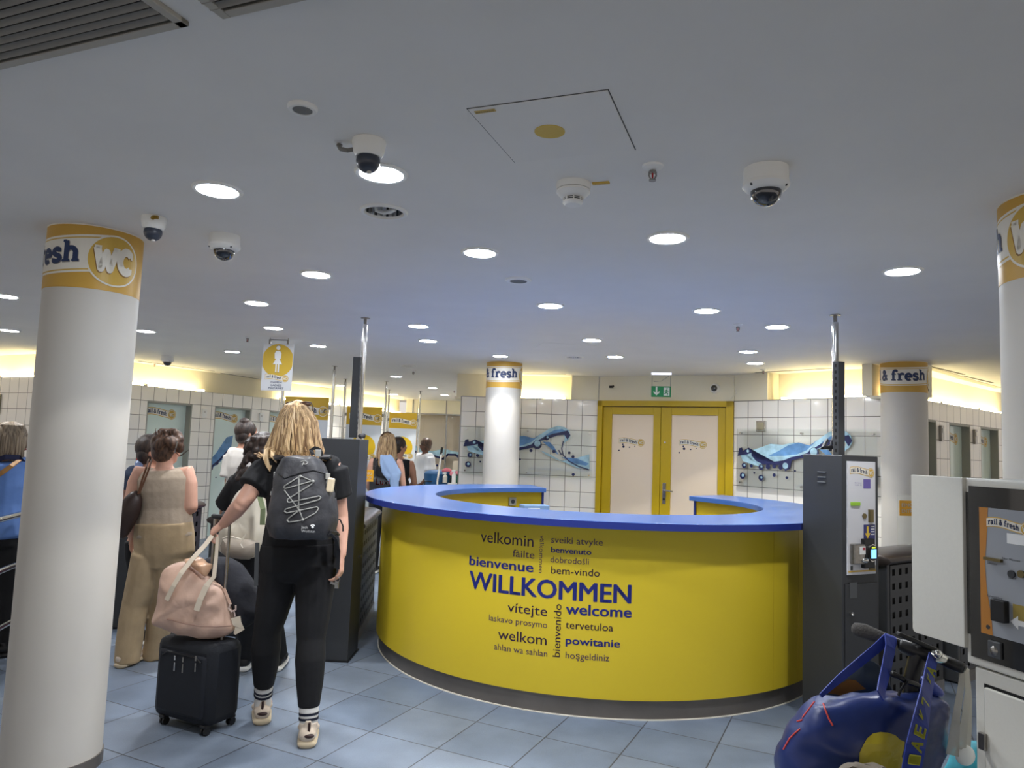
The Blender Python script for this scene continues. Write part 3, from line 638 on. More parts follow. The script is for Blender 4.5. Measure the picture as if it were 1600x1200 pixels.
# big louvred vents
def vent(corner_px, rz, lx, ly, label, n):
    c = onz(*corner_px, CZ); t = thing('air_vent', label, 'vent', (c.x, c.y, CZ), rz)      # corner at origin, spreading to -x and -y
    put('frame', MB().box((-lx / 2, -.012, -.006), (lx, .024, .012)).box((-lx / 2, -ly + .012, -.006), (lx, .024, .012)).box((-.012, -ly / 2, -.006), (.024, ly, .012)).box((-lx + .012, -ly / 2, -.006), (.024, ly, .012)), mat('vent_frame', (176, 170, 158), .5), t, bevel=.002)
    put('backing', MB().box((-lx / 2, -ly / 2, -.0015), (lx - .04, ly - .04, .003)), mat('vent_back', (48, 44, 38), .8), t)
    for i in range(n):
        y = -.03 - (ly - .06) * (i + .5) / n
        put('slat', MB().box((-lx / 2, y, -.008), (lx - .05, (ly - .06) / n * .62, .0025), M=Matrix.Rotation(math.radians(-28), 4, 'X')), mat('vent_slat', (150, 143, 132), .45), t)
vent((296, 34), math.radians(-21.5), 1.15, .52, 'large louvred air vent in the ceiling, top left corner of the picture', 18)
vent((362, 20), math.radians(-21.5) + math.pi / 2 * 0, -.9, .5, 'second louvred ceiling vent, just cut by the top edge', 17)
# maintenance hatch
h1, h2, h3, h4 = [onz(*a, CZ) for a in ((733, 169), (954, 139), (990, 234), (802, 255))]
rz = math.atan2(h2.y - h1.y, h2.x - h1.x); t = thing('ceiling_hatch', 'square flush ceiling hatch with a yellow disc in its middle', 'hatch', (h1 + h3) / 2, rz)
put('gap', MB().box((0, 0, -.0006), (.41, .405, .0012)), mat('seam_shade', (88, 86, 84), .8), t); put('hatch_panel', MB().box((0, 0, -.0014), (.404, .399, .0024)), M_ceil, t)
q = onz(859, 204, CZ) - (h1 + h3) / 2
put('yellow_disc', MB().cyl((q.x * math.cos(-rz) - q.y * math.sin(-rz), q.x * math.sin(-rz) + q.y * math.cos(-rz), -.0046), .046, .002, 40), mat('disc_yellow', (212, 178, 66), .5), t)
q = onz(758, 172, CZ); s = thing('ceiling_tag', 'tiny yellow number tag on the corner of the ceiling hatch', 'tag', q + Vector((0, 0, -.0028)), rz)
put('plate', MB().box((0, 0, -.001), (.062, .014, .002)), mat('tag_yellow', (196, 168, 92), .5), s)
b_ = text_bm('BV10067/5'); fit(b_, -.027, .027, -.003, .007); lay('print', b_, mat('tag_print', (120, 90, 50), .6), s, lambda u, v, off: Vector((u, -v, -.0021 - off)), .0002)
s = thing('ceiling_tag', 'tiny yellow tag stuck beside the smoke detector', 'tag', onz(939, 285, CZ), math.radians(-18))
put('plate', MB().box((0, 0, -.003), (.062, .017, .006)), mat('tag_yellow2', (205, 168, 70), .5), s, bevel=.001)
b_ = text_bm('V13/09BU'); fit(b_, -.024, .024, -.003, .006); lay('print', b_, mat('tag_print', (120, 90, 50), .6), s, lambda u, v, off: Vector((u, -v, -.0061 - off)), .0002)
# faint seam of a second hatch
a = onz(880, 543, CZ)
tag(put('ceiling_panel', MB().box((a.x, a.y, CZ - .0008), (.5, .5, .0016), rz=.2), M_ceil), 'faint square service panel flush in the ceiling over the far side of the counter', 'hatch')
# smoke detector
def lat(name, prof, material, t, n=36): return put(name, MB().lathe((0, 0, 0), prof, n), material, t, smooth=True)
t = thing('smoke_detector', 'white smoke detector with slotted nose, beside the yellow tag', 'smoke detector', onz(896, 287, CZ))
lat('base', [(.062, 0), (.062, -.02), (.06, -.024), (0, -.024)], M_plastic, t); lat('body', [(0, -.024), (.06, -.026), (.061, -.034), (.05, -.046), (.036, -.052), (0, -.052)], M_plastic, t)
lat('sensor_slots', [(0, -.05), (.033, -.05), (.033, -.066), (0, -.066)], M_dark, t)
g = MB()
for z in (-.055, -.0605): g.cyl((0, 0, z), .0355, .002, 36)
for k in range(8): g.box((.0345 * math.cos(k * .785), .0345 * math.sin(k * .785), -.058), (.004, .004, .018), rz=k * .785)
put('sensor_cage', g, M_plastic, t, smooth=True); lat('nose', [(0, -.065), (.036, -.065), (.036, -.072), (.028, -.08), (0, -.083)], M_plastic, t)
# sprinklers
def sprinkler(px, label):
    t = thing('fire_sprinkler', label, 'sprinkler', onz(*px, CZ), 0, None)
    lat('escutcheon', [(.036, 0), (.034, -.006), (.012, -.016), (0, -.016)], M_plastic, t)
    put('frame', MB().cyl((0, 0, -.026), .011, .012, 16).tube([(-.011, 0, -.02), (-.012, 0, -.035), (-.005, 0, -.048)], .0028, 6).tube([(.011, 0, -.02), (.012, 0, -.035), (.005, 0, -.048)], .0028, 6).cyl((0, 0, -.052), .012, .004, 16), M_steel, t, smooth=True)
    put('glass_bulb', MB().cyl((0, 0, -.047), .0028, .022, 10), mat('bulb_red', (170, 30, 30), .2), t, smooth=True)
sprinkler((1020, 259), 'ceiling sprinkler with red bulb, right of the ceiling hatch'); sprinkler((1153, 507), 'small sprinkler in the ceiling left of the right kiosk pole')
sprinkler((646, 549 + 30), 'small distant sprinkler right of the mirror downlight'); sprinkler((242, 567), 'small sprinkler by the cove above the first mint stall door'); sprinkler((1193, 577), 'small sprinkler at the ceiling slot right of the exit sign')
sprinkler((387, 526), 'small sprinkler left of the hanging ladies sign'); sprinkler((710, 609), 'small sprinkler in the far room by the tiled corner')
# ceiling speakers
def speaker(px, r, label):
    t = thing('ceiling_speaker', label, 'speaker', onz(*px, CZ)); lat('rim', [(r, 0), (r, -.006), (r * .9, -.012), (r * .68, -.012), (r * .66, -.008), (0, -.008)], M_plastic, t)
    lat('grille', [(0, -.0085), (r * .65, -.0085), (r * .65, -.0105), (0, -.0105)], mat('grille_grey', (128, 126, 122), .7, bump=.5, scale=400), t)
speaker((473, 167), .043, 'small round ceiling speaker with grey grille, nearest top left'); speaker((810, 437), .075, 'flat round ceiling speaker above the counter, left of its middle downlight')
# cameras
def dome_cam(px, s, label):
    t = thing('dome_camera', label, 'camera', onz(*px, CZ))
    lat('base', [(0, 0), (.072 * s, 0), (.073 * s, -.045 * s), (.072 * s, -.048 * s), (0, -.048 * s)], M_plastic, t)
    lat('housing', [(0, -.0485 * s), (.075 * s, -.0485 * s), (.076 * s, -.06 * s), (.066 * s, -.072 * s), (.05 * s, -.078 * s), (.0, -.078 * s)], M_plastic, t)
    lat('dome', [(.05 * s, -.076 * s)] + [(.05 * s * math.cos(a), (-.08 - .048 * math.sin(a)) * s) for a in [i * math.pi / 16 for i in range(8)]] + [(0, -.128 * s)], M_glassd, t)
    put('screw', MB().ball((.05 * s, -.045 * s, -.068 * s), .005 * s, 8).ball((-.06 * s, -.035 * s, -.066 * s), .005 * s, 8), M_anth, t, smooth=True)
dome_cam((1197, 264), 1.0, 'large white dome camera in the ceiling on the right'); dome_cam((352, 368), .96, 'white dome camera nearest the left column, behind the lit downlight'); dome_cam((262, 556), 1.0, 'white dome camera at the cove far behind the left column')
def ball_cam(px, s, label, cable):
    t = thing('ceiling_camera', label, 'camera', onz(*px, CZ))
    lat('housing', [(0, 0), (.052 * s, 0), (.054 * s, -.006), (.048 * s, -.04 * s), (.04 * s, -.055 * s), (0, -.055 * s)], M_plastic, t)
    put('camera_ball', MB().ball((0, 0, -.068 * s), .038 * s, 24), mat('ball_grey', (58, 62, 74), .35, spec=.6), t, smooth=True)
    put('lens', MB().cyl((.006, -.006, -.109 * s), .008, .008, 12), M_white, t, smooth=True)
    if cable: put('cable', MB().tube([(-.045, .02, -.02), (-.07, .01, -.03), (-.095, .02, -.022), (-.105, .03, -.006), (-.1, .04, 0)], .007, 8), mat('cable_grey', (120, 118, 112), .5), t, smooth=True)
    else: put('cable_entry', MB().box((.02, -.045, -.012), (.04, .012, .014)).ball((.02, -.05, -.016), .009), mat('brass', (150, 120, 50), .4, metal=.6), t)
ball_cam((577, 220), 1.0, 'small white camera with grey ball and loose cable, beside a bright downlight', True); ball_cam((241, 340), 1.0, 'small white camera with black ball just right of the left column top', False)
# poles standing to the ceiling
def pole(p, r, label, z0=0.0, collar=True):
    t = thing('steel_pole', label, 'pole', (p.x, p.y, z0))
    put('tube', MB().cyl((0, 0, 0), r, CZ - .05 - z0, 20), M_chrome, t, smooth=True)
    put('ceiling_mount', MB().cyl((0, 0, CZ - .05 - z0), r * .6, .05, 16).cyl((0, 0, CZ - .004 - z0), r * 1.7, .004, 20), M_steel, t, smooth=True); return t
for px, lab in (((523, 572), 'polished pole right of the first yellow poster'), ((540, 592), 'thin polished pole left of the middle poster'), ((604, 596), 'polished pole right of the middle poster'), ((608, 609), 'thin polished pole left of the last poster'), ((657, 611), 'polished pole right of the last poster, by the far room')):
    pole(onz(*px, CZ), .021, lab)
pole(P(440, 640, 9.4), .02, 'polished pole left of the first yellow poster, under the ladies sign')
pole(onz(571, 497, CZ), .021, 'tall polished pole behind the left dark kiosk'); pole(Vector((2.144, 4.772, CZ)), .021, 'tall polished pole behind the right dark kiosk')
# posters on glass screens
def poster(x0, x1, Y, ytop, label):
    a = P(x0, ytop, Y); b = P(x1, ytop, Y); wd = b.x - a.x; zt = 2.08
    t = thing('info_poster', label, 'poster', (a.x, Y, .45), 0)
    ht = zt - .45
    put('panel', MB().box((wd / 2, 0, ht / 2), (wd, .012, ht)), mat('poster_white', (218, 222, 226), .25), t)
    fn = lambda u, v, off: Vector((u, -.0065 - off, v - .45))
    lay('header', poly2([[(0, zt - .29), (wd, zt - .29), (wd, zt), (0, zt)]]), mat('poster_yellow', (214, 172, 46), .35), t, fn, .0004)
    logo(t, plane_fn((0, -.0078, -.45), (1, 0, 0), (0, 0, 1), (0, -1, 0)), .04, zt - .16, wd * .93, k=1)
    lay('picture_disc', poly2([circ(wd / 2, 1.44, .2, n=40)]), mat('poster_disc', (226, 186, 30), .4), t, fn, .0005)
    lay('lady_figure', poly2(lady_polys(wd / 2, 1.46, .3)), M_wht, t, fn, .0011)
    logo(t, plane_fn((0, -.0076, -.45), (1, 0, 0), (0, 0, 1), (0, -1, 0)), wd / 2 - .17, 1.3, .38)
    lay('water_print', poly2([[(.25, .95), (.33, 1.02), (.4, 1.0), (.42, .93), (wd - .02, .86), (wd - .02, .9), (.44, .98), (.38, 1.06), (.3, 1.04)]]), M_wm, t, fn, .0006)
    for cx in (-.015, wd + .015):
        for cz in (ht - .13, .2): put('clamp', MB().box((cx, 0, cz), (.03, .03, .05)), M_steel, t, bevel=.004)
    for cx in (.06, wd - .06): put('foot_post', MB().box((cx, 0, -.225), (.04, .02, .45)), M_steel, t)
poster(447, 515, 9.41, 612, 'yellow and white ladies poster nearest the queue, behind the blonde backpacker'); poster(543, 598, 11.5, 629, 'yellow and white ladies poster in the middle, behind the left kiosk pole'); poster(609, 652, 13.4, 642, 'yellow and white ladies poster furthest back, beside the far glass room')
# hanging ladies sign
c = P(434, 566, 6.9); t = thing('hanging_sign', 'white hanging ladies sign with yellow disc and skirted figure', 'sign', (c.x, 6.9, 1.99), math.radians(-6))
put('sheet', MB().box((0, 0, .225), (.305, .006, .45)), mat('sign_white', (214, 214, 214), .25), t)
fn = lambda u, v, off: Vector((u, -.0035 - off, v))
lay('disc', poly2([[(max(-.148, min(.148, x)), y) for x, y in circ(0, .29, .158, n=48)]]), mat('sign_yellow', (206, 170, 58), .35), t, fn, .0004)
lay('figure_outline', poly2(lady_polys(0, .3, .285)), M_steel, t, fn, .0008); lay('lady_figure', poly2(lady_polys(0, .3, .27)), M_wht, t, fn, .0014)
logo(t, fn, -.115, .125, .23)
for k, (s_, y) in enumerate((('DAMEN', .07), ('LADIES', .042), ('MADAMES', .014))):
    b_ = text_bm(s_, .02); wds = (.11, .105, .15)[k]; fit(b_, -wds / 2, wds / 2, y, .019); lay('lettering', b_, M_navy, t, fn, .0006)
put('hanger_bar', MB().tube([(-.1, 0, .49), (.1, 0, .49)], .006, 8).tube([(-.09, 0, .49), (-.09, 0, CZ - 1.99)], .003, 6).tube([(.09, 0, .49), (.09, 0, CZ - 1.99)], .003, 6).box((-.09, 0, .47), (.02, .012, .05)).box((.09, 0, .47), (.02, .012, .05)), M_steel, t)
# hanging exit sign
c = P(1033, 613, 8.75); t = thing('exit_sign', 'green lit emergency exit sign hanging in front of the yellow door', 'sign', (c.x, 8.75, 2.2), math.radians(-12))
put('housing', MB().box((0, 0, .07), (.235, .035, .13)), M_green, t, bevel=.003)
fn = lambda u, v, off: Vector((u, -.0178 - off, v))
lay('arrow', poly2([[(-.065, .13), (-.045, .13), (-.045, .055), (-.02, .075), (-.02, .055), (-.055, .022), (-.09, .055), (-.09, .075), (-.065, .055)]]), M_wht, t, fn, .0004)
lay('running_figure', poly2([[(.03, .02), (.1, .02), (.1, .12), (.03, .12)]]), M_wht, t, fn, .0004)
lay('figure_cutout', poly2([circ(.07, .105, .009, n=12)] + strokes([[(.068, .09), (.058, .062)], [(.04, .075), (.066, .088), (.086, .072)], [(.058, .062), (.078, .048), (.074, .026)], [(.058, .062), (.048, .045), (.034, .042)]], .011)), M_green, t, fn, .0008)
put('light_bar', MB().box((0, 0, CZ - 2.2 - .012), (.24, .05, .022)), mat('bar_light', (225, 230, 255), .4, emit=1.2), t, bevel=.003)
put('hanger', MB().tube([(-.11, 0, .135), (-.11, 0, CZ - 2.22)], .003, 6).tube([(.11, 0, .135), (.11, 0, CZ - 2.22)], .003, 6).tube([(-.09, 0, .19), (0, 0, .2), (.09, 0, .26)], .003, 6), M_steel, t)
# ================================================================ the round counter
CC = Vector((0.72, 6.01, 0)); A0, A1 = math.radians(105), math.radians(401)
t = thing('reception_counter', 'round yellow welcome counter with blue top, open towards the door', 'counter', CC)
put('plinth', MB().arc((0, 0), 1.40, 1.70, 0, .115, A0 + .01, A1 - .01, 120), M_plinth, t, smooth=True)
body = put('outer_panel', MB().arc((0, 0), 1.66, 1.722, .115, 1.095, A0 + .012, A1 - .012, 160), M_yel, t, smooth=True)
put('inner_panel', MB().arc((0, 0), 1.40, 1.43, .115, 1.095, A0 + .012, A1 - .012, 120), mat('inner_yellow', (206, 176, 30), .45), t, smooth=True)
put('shelf', MB().arc((0, 0), 1.41, 1.67, .6, .62, A0 + .03, A1 - .03, 90), M_yel, t)
put('countertop', MB().arc((0, 0), 1.307, 1.856, 1.097, 1.14, A0, A1, 160), M_blue, t, smooth=True, bevel=.003)
put('shaded_top_edge', MB().arc((0, 0), 1.852, 1.8585, 1.099, 1.138, A0 + .002, A1 - .002, 160), M_dblue, t, smooth=True)  # same blue top, its upright rim coloured darker to stand for shade
for a in (A0 + .006, A1 - .006):
    M = Matrix.Rotation(a, 4, 'Z'); put('end_panel', MB().box((0, 0, 0), (.36, .02, 1.0), M=Matrix.Translation(Vector((1.565 * math.cos(a), 1.565 * math.sin(a), .6))) @ M), M_dblue, t)
put('toe_trim', MB().arc((0, 0), 1.70, 1.706, 0, .006, A0, A1, 120), M_cream, t, smooth=True)
for a in (303.5, 313.0):
    put('panel_seam', MB().arc((0, 0), 1.7215, 1.7228, .116, 1.094, math.radians(a), math.radians(a + .05), 1), mat('seam_yellow', (180, 150, 30), .5), t)
RC = 1.7228
def oncyl(px, py):
    v = ray(px, py); o = Vector((0, 0, CH)) - CC; a = v.x ** 2 + v.y ** 2; b = 2 * (o.x * v.x + o.y * v.y); c = o.x ** 2 + o.y ** 2 - RC ** 2
    s = (-b - math.sqrt(b * b - 4 * a * c)) / (2 * a); p = o + v * s; return math.atan2(p.y, p.x) * RC, p.z + 0.0
fnc = lambda u, v, off: Vector(((RC + off) * math.cos(u / RC), (RC + off) * math.sin(u / RC), v))
def word(s, x0, y0, x1, y1, asc, bold, material=None, hy=.73):
    a = oncyl(700 + x0 / 5, 820 + y0 / 5); b = oncyl(700 + x1 / 5, 820 + y1 / 5); c = oncyl(700 + x0 / 5, 820 + (y0 - asc) / 5)
    bm = text_bm(s, bold); fit(bm, a[0], b[0], 0, abs(c[1] - a[1]), hy); z = (a[1] + b[1]) / 2
    for v in bm.verts: v.co.y += z
    o = lay('word', bm, material or M_textp, body, fnc, .0008, .03)
    o['label'] = 'the word %s in %s letters' % (s, 'bold navy' if bold > .012 else 'thin dark')
for a in [('velkomin', 255, 143, 668, 160, 92, .004), ('sveiki atvyke', 805, 138, 1210, 165, 56, .0), ('fàilte', 505, 248, 675, 264, 60, .0), ('benvenuto', 805, 213, 1120, 236, 46, .022, M_text),
          ('dobrodošli', 800, 293, 1100, 310, 50, .0), ('bienvenue', 165, 318, 668, 362, 75, .024, M_text), ('bem-vindo', 805, 381, 1185, 404, 60, .004), ('WILLKOMMEN', 163, 506, 1432, 598, 142, .026, M_text),
          ('vítejte', 465, 680, 775, 710, 78, .004), ('welcome', 918, 697, 1435, 722, 88, .024, M_text), ('laskavo prosymo', 320, 752, 775, 800, 50, .0), ('tervetuloa', 918, 808, 1290, 832, 62, .002),
          ('welkom', 390, 893, 770, 936, 84, .004), ('powitanie', 918, 937, 1345, 950, 62, .022, M_text), ('ahlan wa sahlan', 360, 978, 775, 1025, 52, .0), ('hoşgeldiniz', 918, 1045, 1260, 1063, 55, .0)]: word(*a)
def vword(s, xc, y0, y1, thick, down, bold=.0):
    a = oncyl(700 + xc / 5, 820 + y0 / 5); b = oncyl(700 + xc / 5, 820 + y1 / 5)
    e = oncyl(700 + (xc + thick) / 5, 820 + y0 / 5); bm = text_bm(s, bold); L = abs(b[1] - a[1]); fit(bm, 0, L, 0, abs(e[0] - a[0]), .73)
    for v in bm.verts:
        x, y = v.co.x, v.co.y
        v.co = Vector((a[0] + y, a[1] - x, 0)) if down else Vector((a[0] - y, a[1] + x, 0))
    lay('word', bm, M_textp, body, fnc, .0008, .03)['label'] = 'the word %s running %s' % (s, 'downwards' if down else 'upwards')
vword('välkommen', 720, 82, 374, 34, True); vword('bienvenido', 874, 1035, 620, 62, False, .002)
q = CC + Vector((1.40 * math.cos(math.radians(119)), 1.40 * math.sin(math.radians(119)), 1.0))
s = thing('wall_socket', 'grey power socket on the inner side of the counter, left arm', 'socket', q - Vector((math.cos(math.radians(119)), math.sin(math.radians(119)), 0)) * .012, math.radians(119 - 90))
put('plate', MB().box((0, 0, 0), (.08, .02, .08)), mat('socket_grey', (150, 146, 130), .5), s, bevel=.004); put('socket_well', MB().cyl((0, -.0115, 0), .02, .004, 20, M=Matrix.Rotation(math.pi / 2, 4, 'X')), M_anth, s)
q = CC + Vector((1.22 * math.cos(math.radians(112)), 1.22 * math.sin(math.radians(112)), 0)); 
t2 = thing('storage_box', 'pale blue box inside the counter under the left arm', 'box', (q.x, q.y, .781), .3)
put('box_body', MB().box((0, 0, .1), (.26, .16, .2)), mat('box_blue', (120, 150, 190), .6), t2, bevel=.004); put('box_label', MB().box((-.03, -.082, .15), (.12, .004, .05)), M_wht, t2)
tag(put('desk_shelf', MB().arc((CC.x, CC.y), 1.06, 1.392, .755, .78, math.radians(105.5), math.radians(135), 20), M_blue), 'low blue work shelf inside the counter, under the left arm', 'shelf')

# ================================================================ dark kiosks
def perf_post(t, c, h):
    put('slotted_post', MB().box((c[0], c[1], KH + h / 2), (.055, .04, h)), M_anth, t, bevel=.002)
    for k in range(14): pass
    for k in range(int(h / .04)): put('slot', MB().box((c[0], c[1], KH + .03 + k * .04), (.0585, .012, .02)), M_dark, t)
KH = 1.565
kr = thing('ticket_kiosk', 'dark payment kiosk with white front panel, right of the counter', 'kiosk', (1.94, 4.23, 0), math.radians(25))
put('cabinet', MB().box((.1515, .145, KH / 2), (.303, .29, KH)), M_anth, kr, bevel=.004)
put('door_seam', MB().box((.1515, -.0006, .43), (.27, .0016, .80)), M_black, kr); put('service_door', MB().box((.1515, -.002, .43), (.262, .004, .79)), M_anth, kr, bevel=.002)
pn = put('front_panel', MB().box((.1515, -.004, 1.205), (.235, .01, .655)), mat('panel_white', (206, 206, 210), .3), kr, bevel=.002)
fk = lambda u, v, off: Vector((u, -.0092 - off, v))
logo(kr, fk, .055, 1.475, .2)
def quad(name, par, fn, x0, x1, z0, z1, m_, off=.0008): return lay(name, poly2([[(x0, z0), (x1, z0), (x1, z1), (x0, z1)]]), m_, par, fn, off)
M_purp = mat('sticker_purple', (104, 92, 160), .5); M_grn = mat('slot_green', (120, 160, 40), .4, emit=.25); M_brz = mat('slot_bronze', (110, 98, 66), .35, metal=.7)
M_nav2 = mat('panel_navy', (44, 48, 110), .4); M_arrow = mat('arrow_yellow', (226, 190, 60), .45)
quad('price_sticker', kr, fk, .165, .225, 1.375, 1.43, M_purp)
for i, s_ in enumerate(('Entrance', '1,00 €')): b_ = text_bm(s_); fit(b_, .095, .15, 1.405 - i * .013, .007); lay('small_print', b_, M_purp, kr, fk, .0008)
put('banknote_slot', MB().box((.095, -.012, 1.285), (.075, .012, .022)), M_grn, kr, bevel=.003)
put('coin_slot', MB().cyl((.17, -.006, 1.215), .015, .01, 20, M=Matrix.Rotation(math.pi / 2, 4, 'X')).box((.22, -.014, 1.215), (.03, .02, .075)), M_brz, kr, smooth=True)
quad('card_notice', kr, fk, .165, .262, 1.075, 1.165, M_nav2)
lay('arrow', poly2([[(.19, 1.155), (.207, 1.155), (.207, 1.115), (.222, 1.115), (.1985, 1.082), (.175, 1.115), (.19, 1.115)]]), M_arrow, kr, fk, .0014)
lay('notice_text', poly2([[(.226, z), (.256, z), (.256, z + .006), (.226, z + .006)] for z in (1.15, 1.135, 1.12, 1.105)]), M_wht, kr, fk, .0014)
put('receipt_unit', MB().box((.092, -.026, 1.0), (.085, .04, .115)), M_steel, kr, bevel=.006); quad('unit_label', kr, lambda u, v, off: Vector((u, -.0465 - off, v)), .085, .135, 1.0, 1.045, M_wht)
quad('unit_label_red', kr, lambda u, v, off: Vector((u, -.0475 - off, v)), .11, .132, 1.025, 1.038, mat('label_red', (170, 40, 60), .5))
put('receipt_tray', MB().ball((.13, -.05, .965), (.025, .012, .016), 12), M_chrome, kr, smooth=True)
rd = put('card_reader', MB().box((.188, -.02, 1.0), (.09, .03, .17)), M_black, kr, bevel=.006)
M90 = Matrix.Rotation(math.pi / 2, 4, 'X')
put('reader_ring', MB().cyl((.198, -.034, 1.005), .044, .012, 32, M=M90 @ Matrix.Diagonal((.8, 1.15, 1, 1))), M_chrome, rd, smooth=True); put('reader_face', MB().cyl((.198, -.047, 1.005), .039, .003, 32, M=M90 @ Matrix.Diagonal((.8, 1.15, 1, 1))), M_black, rd, smooth=True)
put('screen', MB().box((.198, -.0515, 1.0), (.04, .002, .05)), mat('screen_blue', (120, 190, 240), .3, emit=1.5), rd); put('status_arc', MB().box((.198, -.0515, 1.037), (.03, .002, .008)), mat('led_lime', (190, 210, 60), .4, emit=.8), rd)
quad('yellow_line', kr, fk, .036, .267, .893, .902, M_gold); quad('mark', kr, fk, .055, .075, .905, .93, M_anth); put('service_hatch', MB().box((.235, -.011, .915), (.05, .006, .03)), M_brz, kr, bevel=.002)
quad('grey_patch', kr, lambda u, v, off: Vector((u, -.0045 - off, v)), .055, .115, .745, .835, M_anth2)
put('lock', MB().cyl((.062, -.004, .66), .011, .014, 16, M=M90).ball((.062, -.018, .655), .008), M_chrome, kr, smooth=True)
for k in range(3): put('vent_louvre', MB().box((-.002, .145, 1.40 + k * .03), (.008, .06, .01)), M_anth2, kr, bevel=.003)
perf_post(kr, (.15, .15), .575)
tag(put('cable_bundle', MB().tube([P(1300, 704, 4.55) + Vector((0, 0, .02)), P(1285, 704, 4.5) + Vector((0, 0, .015)), P(1292, 700, 4.6) + Vector((0, 0, .05))], .012, 8).tube([P(1297, 704, 4.6), P(1300, 690, 4.62), P(1304, 680, 4.7)], .01, 8), mat('zip_black', (44, 44, 50), .5), smooth=True), 'small bundle of cables lying on top of the right kiosk', 'cable')
kl = thing('gate_kiosk', 'plain dark kiosk between the blonde backpacker and the counter', 'kiosk', (-1.35, 5.20, 0), math.radians(-1.5))
put('cabinet', MB().box((.137, .15, KH / 2 - .005), (.274, .30, KH - .01)), M_anth, kl, bevel=.004); put('base_plate', MB().box((.137, .15, .006), (.29, .316, .012)), M_black, kl)
put('lock', MB().cyl((.274, .2, .7), .01, .012, 16, M=Matrix.Rotation(math.pi / 2, 4, 'Y')), M_chrome, kl)
perf_post(kl, (.185, .17), .60)
tag(put('cable_bundle', MB().tube([(-1.1, 5.33, KH + .005), (-1.08, 5.36, KH + .02), (-1.12, 5.4, KH + .016), (-1.09, 5.43, KH + .01)], .014, 8), mat('zip_black', (44, 44, 50), .5), smooth=True), 'short black cable lying on top of the left kiosk', 'cable')

# ================================================================ perforated gate cabinets
def gate(p0, p1, depth, h, label, nx, nz, flip=False, tone=M_anth):
    d = Vector((p1[0] - p0[0], p1[1] - p0[1], 0)); L = d.length; t = thing('gate_cabinet', label, 'gate', (p0[0], p0[1], 0), math.atan2(d.y, d.x), 'perforated gate cabinets' )
    del t['group']
    for y in (0, depth): put('kick_strip', MB().box((L / 2, y, .04), (L + .02, .02, .08)), M_steel, t)
    put('core', MB().box((L / 2, depth / 2, (h - .1) / 2 + .05), (L - .04, depth - .06, h - .12)), M_dark, t)
    put('perforated_panel', MB().perforated(0.02, L - .02, .08, h - .07, nx, nz, .42, .46, Matrix()), tone, t, solid=.003)
    put('rear_panel', MB().box((L / 2, depth, h / 2 + .01), (L, .004, h - .16)), tone, t)
    for x in (0, L): put('end_post', MB().box((x, depth / 2, h / 2 - .02), (.04, depth, h - .06)), tone, t, bevel=.006)
    put('top_cap', MB().loft([(-.03, depth / 2, h - .04), (L + .03, depth / 2, h - .04)], [(depth / 2 + .03, .045)] * 2, side=(0, 1, 0), n=24, dome=.3), mat('cap_metal', (92, 84, 80), .28, metal=.7), t, smooth=True)
    return t
gate((2.42, 4.64), (3.0, 5.06), .30, .95, 'perforated dark gate cabinet right beside the white fronted kiosk', 8, 9)
gate((3.22, 5.22), (3.78, 5.62), .30, .95, 'perforated lighter gate cabinet behind the plastic bags, further right', 8, 9, tone=M_anth2)
gate((-2.88, 5.82), (-2.77, 6.62), -.0 + .28, .95, 'perforated gate cabinet beside the woman in beige', 10, 9)
gate((-2.05, 5.75), (-1.96, 6.50), .28, .92, 'perforated gate cabinet in the middle of the queue, behind the cream rucksack', 10, 9)
gate((-1.115, 5.66), (-1.19, 6.75), .22, .93, 'narrow perforated gate cabinet squeezed between the left kiosk and the counter', 9, 9, tone=M_anth2)
def entrance(p, rz, label):
    t = thing('entrance_sign', label, 'sign', p, rz)
    put('glass_plate', MB().box((.1, 0, .13), (.22, .008, .4)), M_glass, t); put('sign_face', MB().box((.1, -.006, .24), (.2, .004, .105)), mat('sign_amber', (222, 160, 30), .4), t)
    for k, s_ in enumerate(('EINGANG', 'ENTRANCE')):
        b_ = text_bm(s_, .01); fit(b_, .015, .185, .25 - k * .042, .026); lay('lettering', b_, M_wht, t, lambda u, v, off: Vector((u, -.0082 - off, v)), .0004)
q = P(1405, 845, 5.05); entrance((q.x, 5.05, .98), math.radians(8), 'amber entrance sign on glass, cut off by the white machine panel')
entrance((-1.425, 6.6, .99), math.radians(4), 'amber entrance sign on glass, half hidden by the left dark kiosk')
# queue rail at the left edge
t = thing('queue_rail', 'three steel rails of a barrier at the left edge, in front of the blue shirt', 'railing', (-3.1, 4.5, 0))
for z in (.984, .66, .30): put('rail', MB().tube([(-2.93 + .0, 3.85, z), (-3.05, 4.3, z), (-3.146, 4.66, z), (-3.20, 4.92, z)], .02, 14), M_chrome, t, world=True, smooth=True)
for x, y in ((-2.93, 3.85), (-3.20, 4.92)): put('post', MB().cyl((x, y, 0), .022, 1.0, 20).cyl((x, y, 0), .05, .01, 20), M_chrome, t, world=True, smooth=True)

